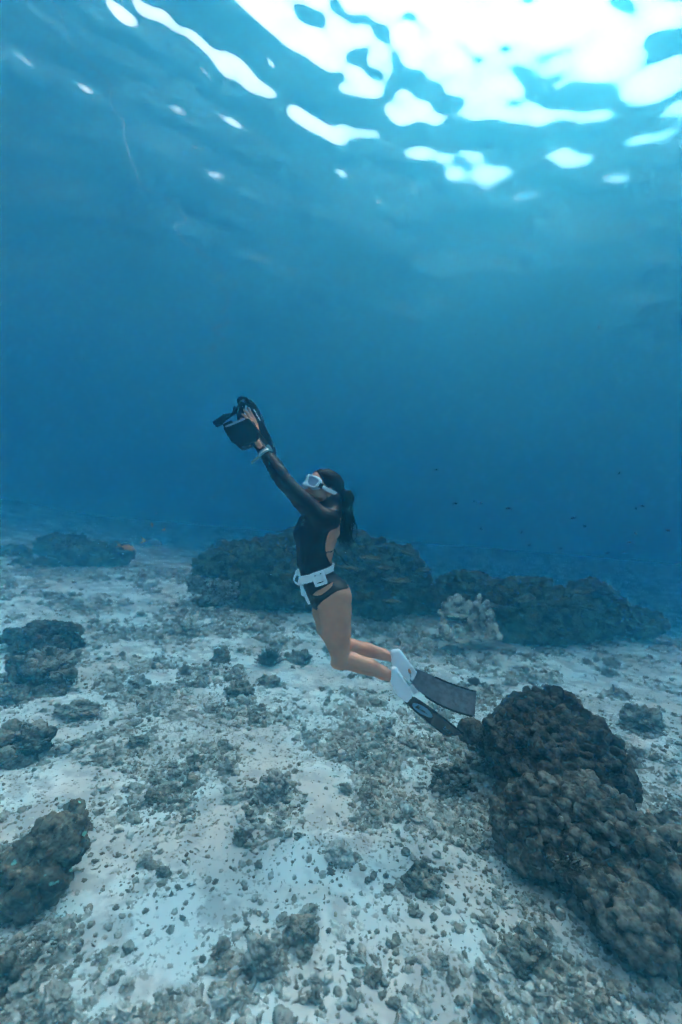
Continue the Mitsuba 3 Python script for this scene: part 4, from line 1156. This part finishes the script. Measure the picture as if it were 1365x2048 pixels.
# ---------------------------------------------------------------- fish and drifting specks
def fish_parts(L, tall, thick, tail=0.30, fork=0.5):
    """Body, tail, fins of a fish of unit length L, nose at -x, in its own frame (x back, z up)."""
    n, k = 18, 14
    t = np.linspace(0, 1, n)
    prof = np.interp(t, [0, 0.06, 0.2, 0.42, 0.7, 0.9, 1.0], [0.02, 0.32, 0.78, 1.0, 0.66, 0.24, 0.16])
    a = np.linspace(0, 2 * np.pi, k, endpoint=False)
    v = np.stack([np.repeat((t - 0.45) * L, k), (prof[:, None] * np.cos(a) * thick * L / 2).ravel(), (prof[:, None] * np.sin(a) * tall * L / 2).ravel()], 1)
    i, j = np.meshgrid(np.arange(n - 1), np.arange(k), indexing='ij')
    q = np.stack([i * k + j, i * k + (j + 1) % k, (i + 1) * k + (j + 1) % k, (i + 1) * k + j], -1).reshape(-1, 4)
    f = np.vstack([q[:, [0, 1, 2]], q[:, [0, 2, 3]]])
    m = trimesh.Trimesh(np.vstack([v, [[-0.46 * L, 0, 0]], [[0.56 * L, 0, 0]]]), np.vstack([f, [[n * k, (b + 1) % k, b] for b in range(k)], [[n * k + 1, (n - 1) * k + b, (n - 1) * k + (b + 1) % k] for b in range(k)]]), process=False)
    if m.volume < 0:
        m.invert()

    def plate(pts):
        p_ = trimesh.creation.extrude_polygon(Polygon(np.array(pts) * L).buffer(0), 0.018 * L, engine='earcut')
        p_.vertices = np.array(p_.vertices)[:, [0, 2, 1]] * [1, 1, 1] - [0, 0.009 * L, 0]
        p_.fix_normals()
        return p_
    h = tall / 2
    return m, plate([(0.50, 0.03), (0.55 + tail, 0.85 * h + 0.05), (0.55 + tail * fork, 0), (0.55 + tail, -0.85 * h - 0.05), (0.50, -0.03)]), plate([(-0.15, h * 0.85), (0.0, h * 1.32), (0.30, h * 1.05), (0.40, h * 0.42), (0.1, h * 0.8)]), plate([(0.10, -h * 0.85), (0.2, -h * 1.25), (0.36, -h * 0.75), (0.32, -h * 0.5)])


def place_fish(parts_, px, py, depth, heading, tilt, roll=0.0):
    """heading: degrees that the nose turns from picture-left towards the viewer; tilt: degrees nose up."""
    a, b = math.radians(heading), math.radians(tilt)
    back = RIGHT * math.cos(a) * math.cos(b) + FWD * math.sin(a) * math.cos(b) - UP * math.sin(b)
    up_ = UP - back * (UP @ back); up_ /= np.linalg.norm(up_)
    side = np.cross(up_, back)
    c = at(px, py, depth)
    return [trimesh.Trimesh(np.array(m.vertices) @ np.array([back, side, up_]) + c, m.faces, process=False) for m in parts_]


def add_fish(label, px, py, dep, len_px, heading, tilt, tall, bs, tb, group=None, name='fish'):
    L = len_px * dep / F_PX / 1.25
    ms = place_fish(fish_parts(L, tall, tall * 0.42), px, py, dep, heading, tilt)
    key = thing(name, label, 'fish', group)
    part(key, 'body', ms[0], bs, True); part(key, 'tail_fin', ms[1], tb); part(key, 'dorsal_fin', ms[2], bs); part(key, 'anal_fin', ms[3], bs)


add_fish('grey reef fish swimming just above the tip of the grey fin blade', 948, 1363, 3.4, 46, 20, 22, 0.40, 'fish_grey_bsdf', 'fish_grey_bsdf')
add_fish('slender dark fish hanging upright over the right sand', 1228, 1376, 4.2, 24, 10, 78, 0.28, 'fish_grey_bsdf', 'fish_grey_bsdf')
add_fish('blue fish with orange tail and fins, the right one of the pair at left', 310, 1086, 7.4, 44, 180, -12, 0.36, 'fish_blue_bsdf', 'fish_orange_bsdf')
add_fish('orange fish with pale body, the left one of the pair at left', 258, 1096, 7.6, 40, 180, -14, 0.30, 'fish_orange_bsdf', 'fish_orange_bsdf')
add_fish('small orange fish above the pair of orange fish', 329, 1059, 8.2, 12, 150, 5, 0.45, 'fish_orange_bsdf', 'fish_orange_bsdf')
add_fish('small yellow brown fish left above the pair of orange fish', 304, 1049, 8.4, 14, 60, 60, 0.4, 'fish_orange_bsdf', 'fish_grey_bsdf')
rf = np.random.default_rng(12)
for n_, (px, py, L) in enumerate(sorted([(1017, 1017, 16), (1146, 1036, 14), (1171, 1053, 18), (1273, 1017, 12), (1273, 1068, 15), (1264, 1086, 16), (1338, 1061, 14), (1215, 1107, 12), (1250, 1106, 13), (1123, 1097, 11), (1044, 1065, 12), (963, 1006, 12), (913, 1007, 13), (949, 1003, 11), (1061, 1090, 9), (1287, 1012, 11), (875, 940, 10), (1240, 946, 12), (963, 1057, 9)])):
    dep = rf.uniform(5.0, 6.2)
    Lm = L * dep / F_PX / 1.5
    ms = place_fish(fish_parts(Lm, 0.36, 0.18), px, py, dep, rf.choice([0, 180]) + rf.uniform(-40, 40), rf.uniform(-20, 20))
    key = thing('small_fish', f'small dark fish, {SAY[n_]} from the left of the loose school', 'fish', 'small dark fish of the loose school')
    scene[key] = mikit.ply(trimesh.util.concatenate(ms), 'fish_bsdf', smooth=True)

rs = np.random.default_rng(14)
specks = []
for i in range(150):
    d_ = rs.uniform(1.2, 4.0)
    c = at(rs.uniform(0, CW), rs.uniform(560, 1150), d_)
    s_ = trimesh.creation.icosphere(subdivisions=1, radius=rs.uniform(0.0008, 0.0020) * d_ / 2)
    s_.vertices = np.array(s_.vertices) * rs.uniform(0.6, 1.3, 3) + c
    specks.append(s_)
for px, py, d_, r_ in ((1199, 655, 1.6, 0.0045), (313, 1027, 2.5, 0.005)):
    s_ = rock_shape(5, 2); s_.vertices = np.array(s_.vertices) * r_ + at(px, py, d_)
    specks.append(s_)
scene['drifting_particles'] = mikit.ply(trimesh.util.concatenate(specks), 'snow_bsdf', smooth=True)
labels['drifting_particles'] = {'label': 'tiny pale specks drifting in the water', 'kind': 'stuff'}
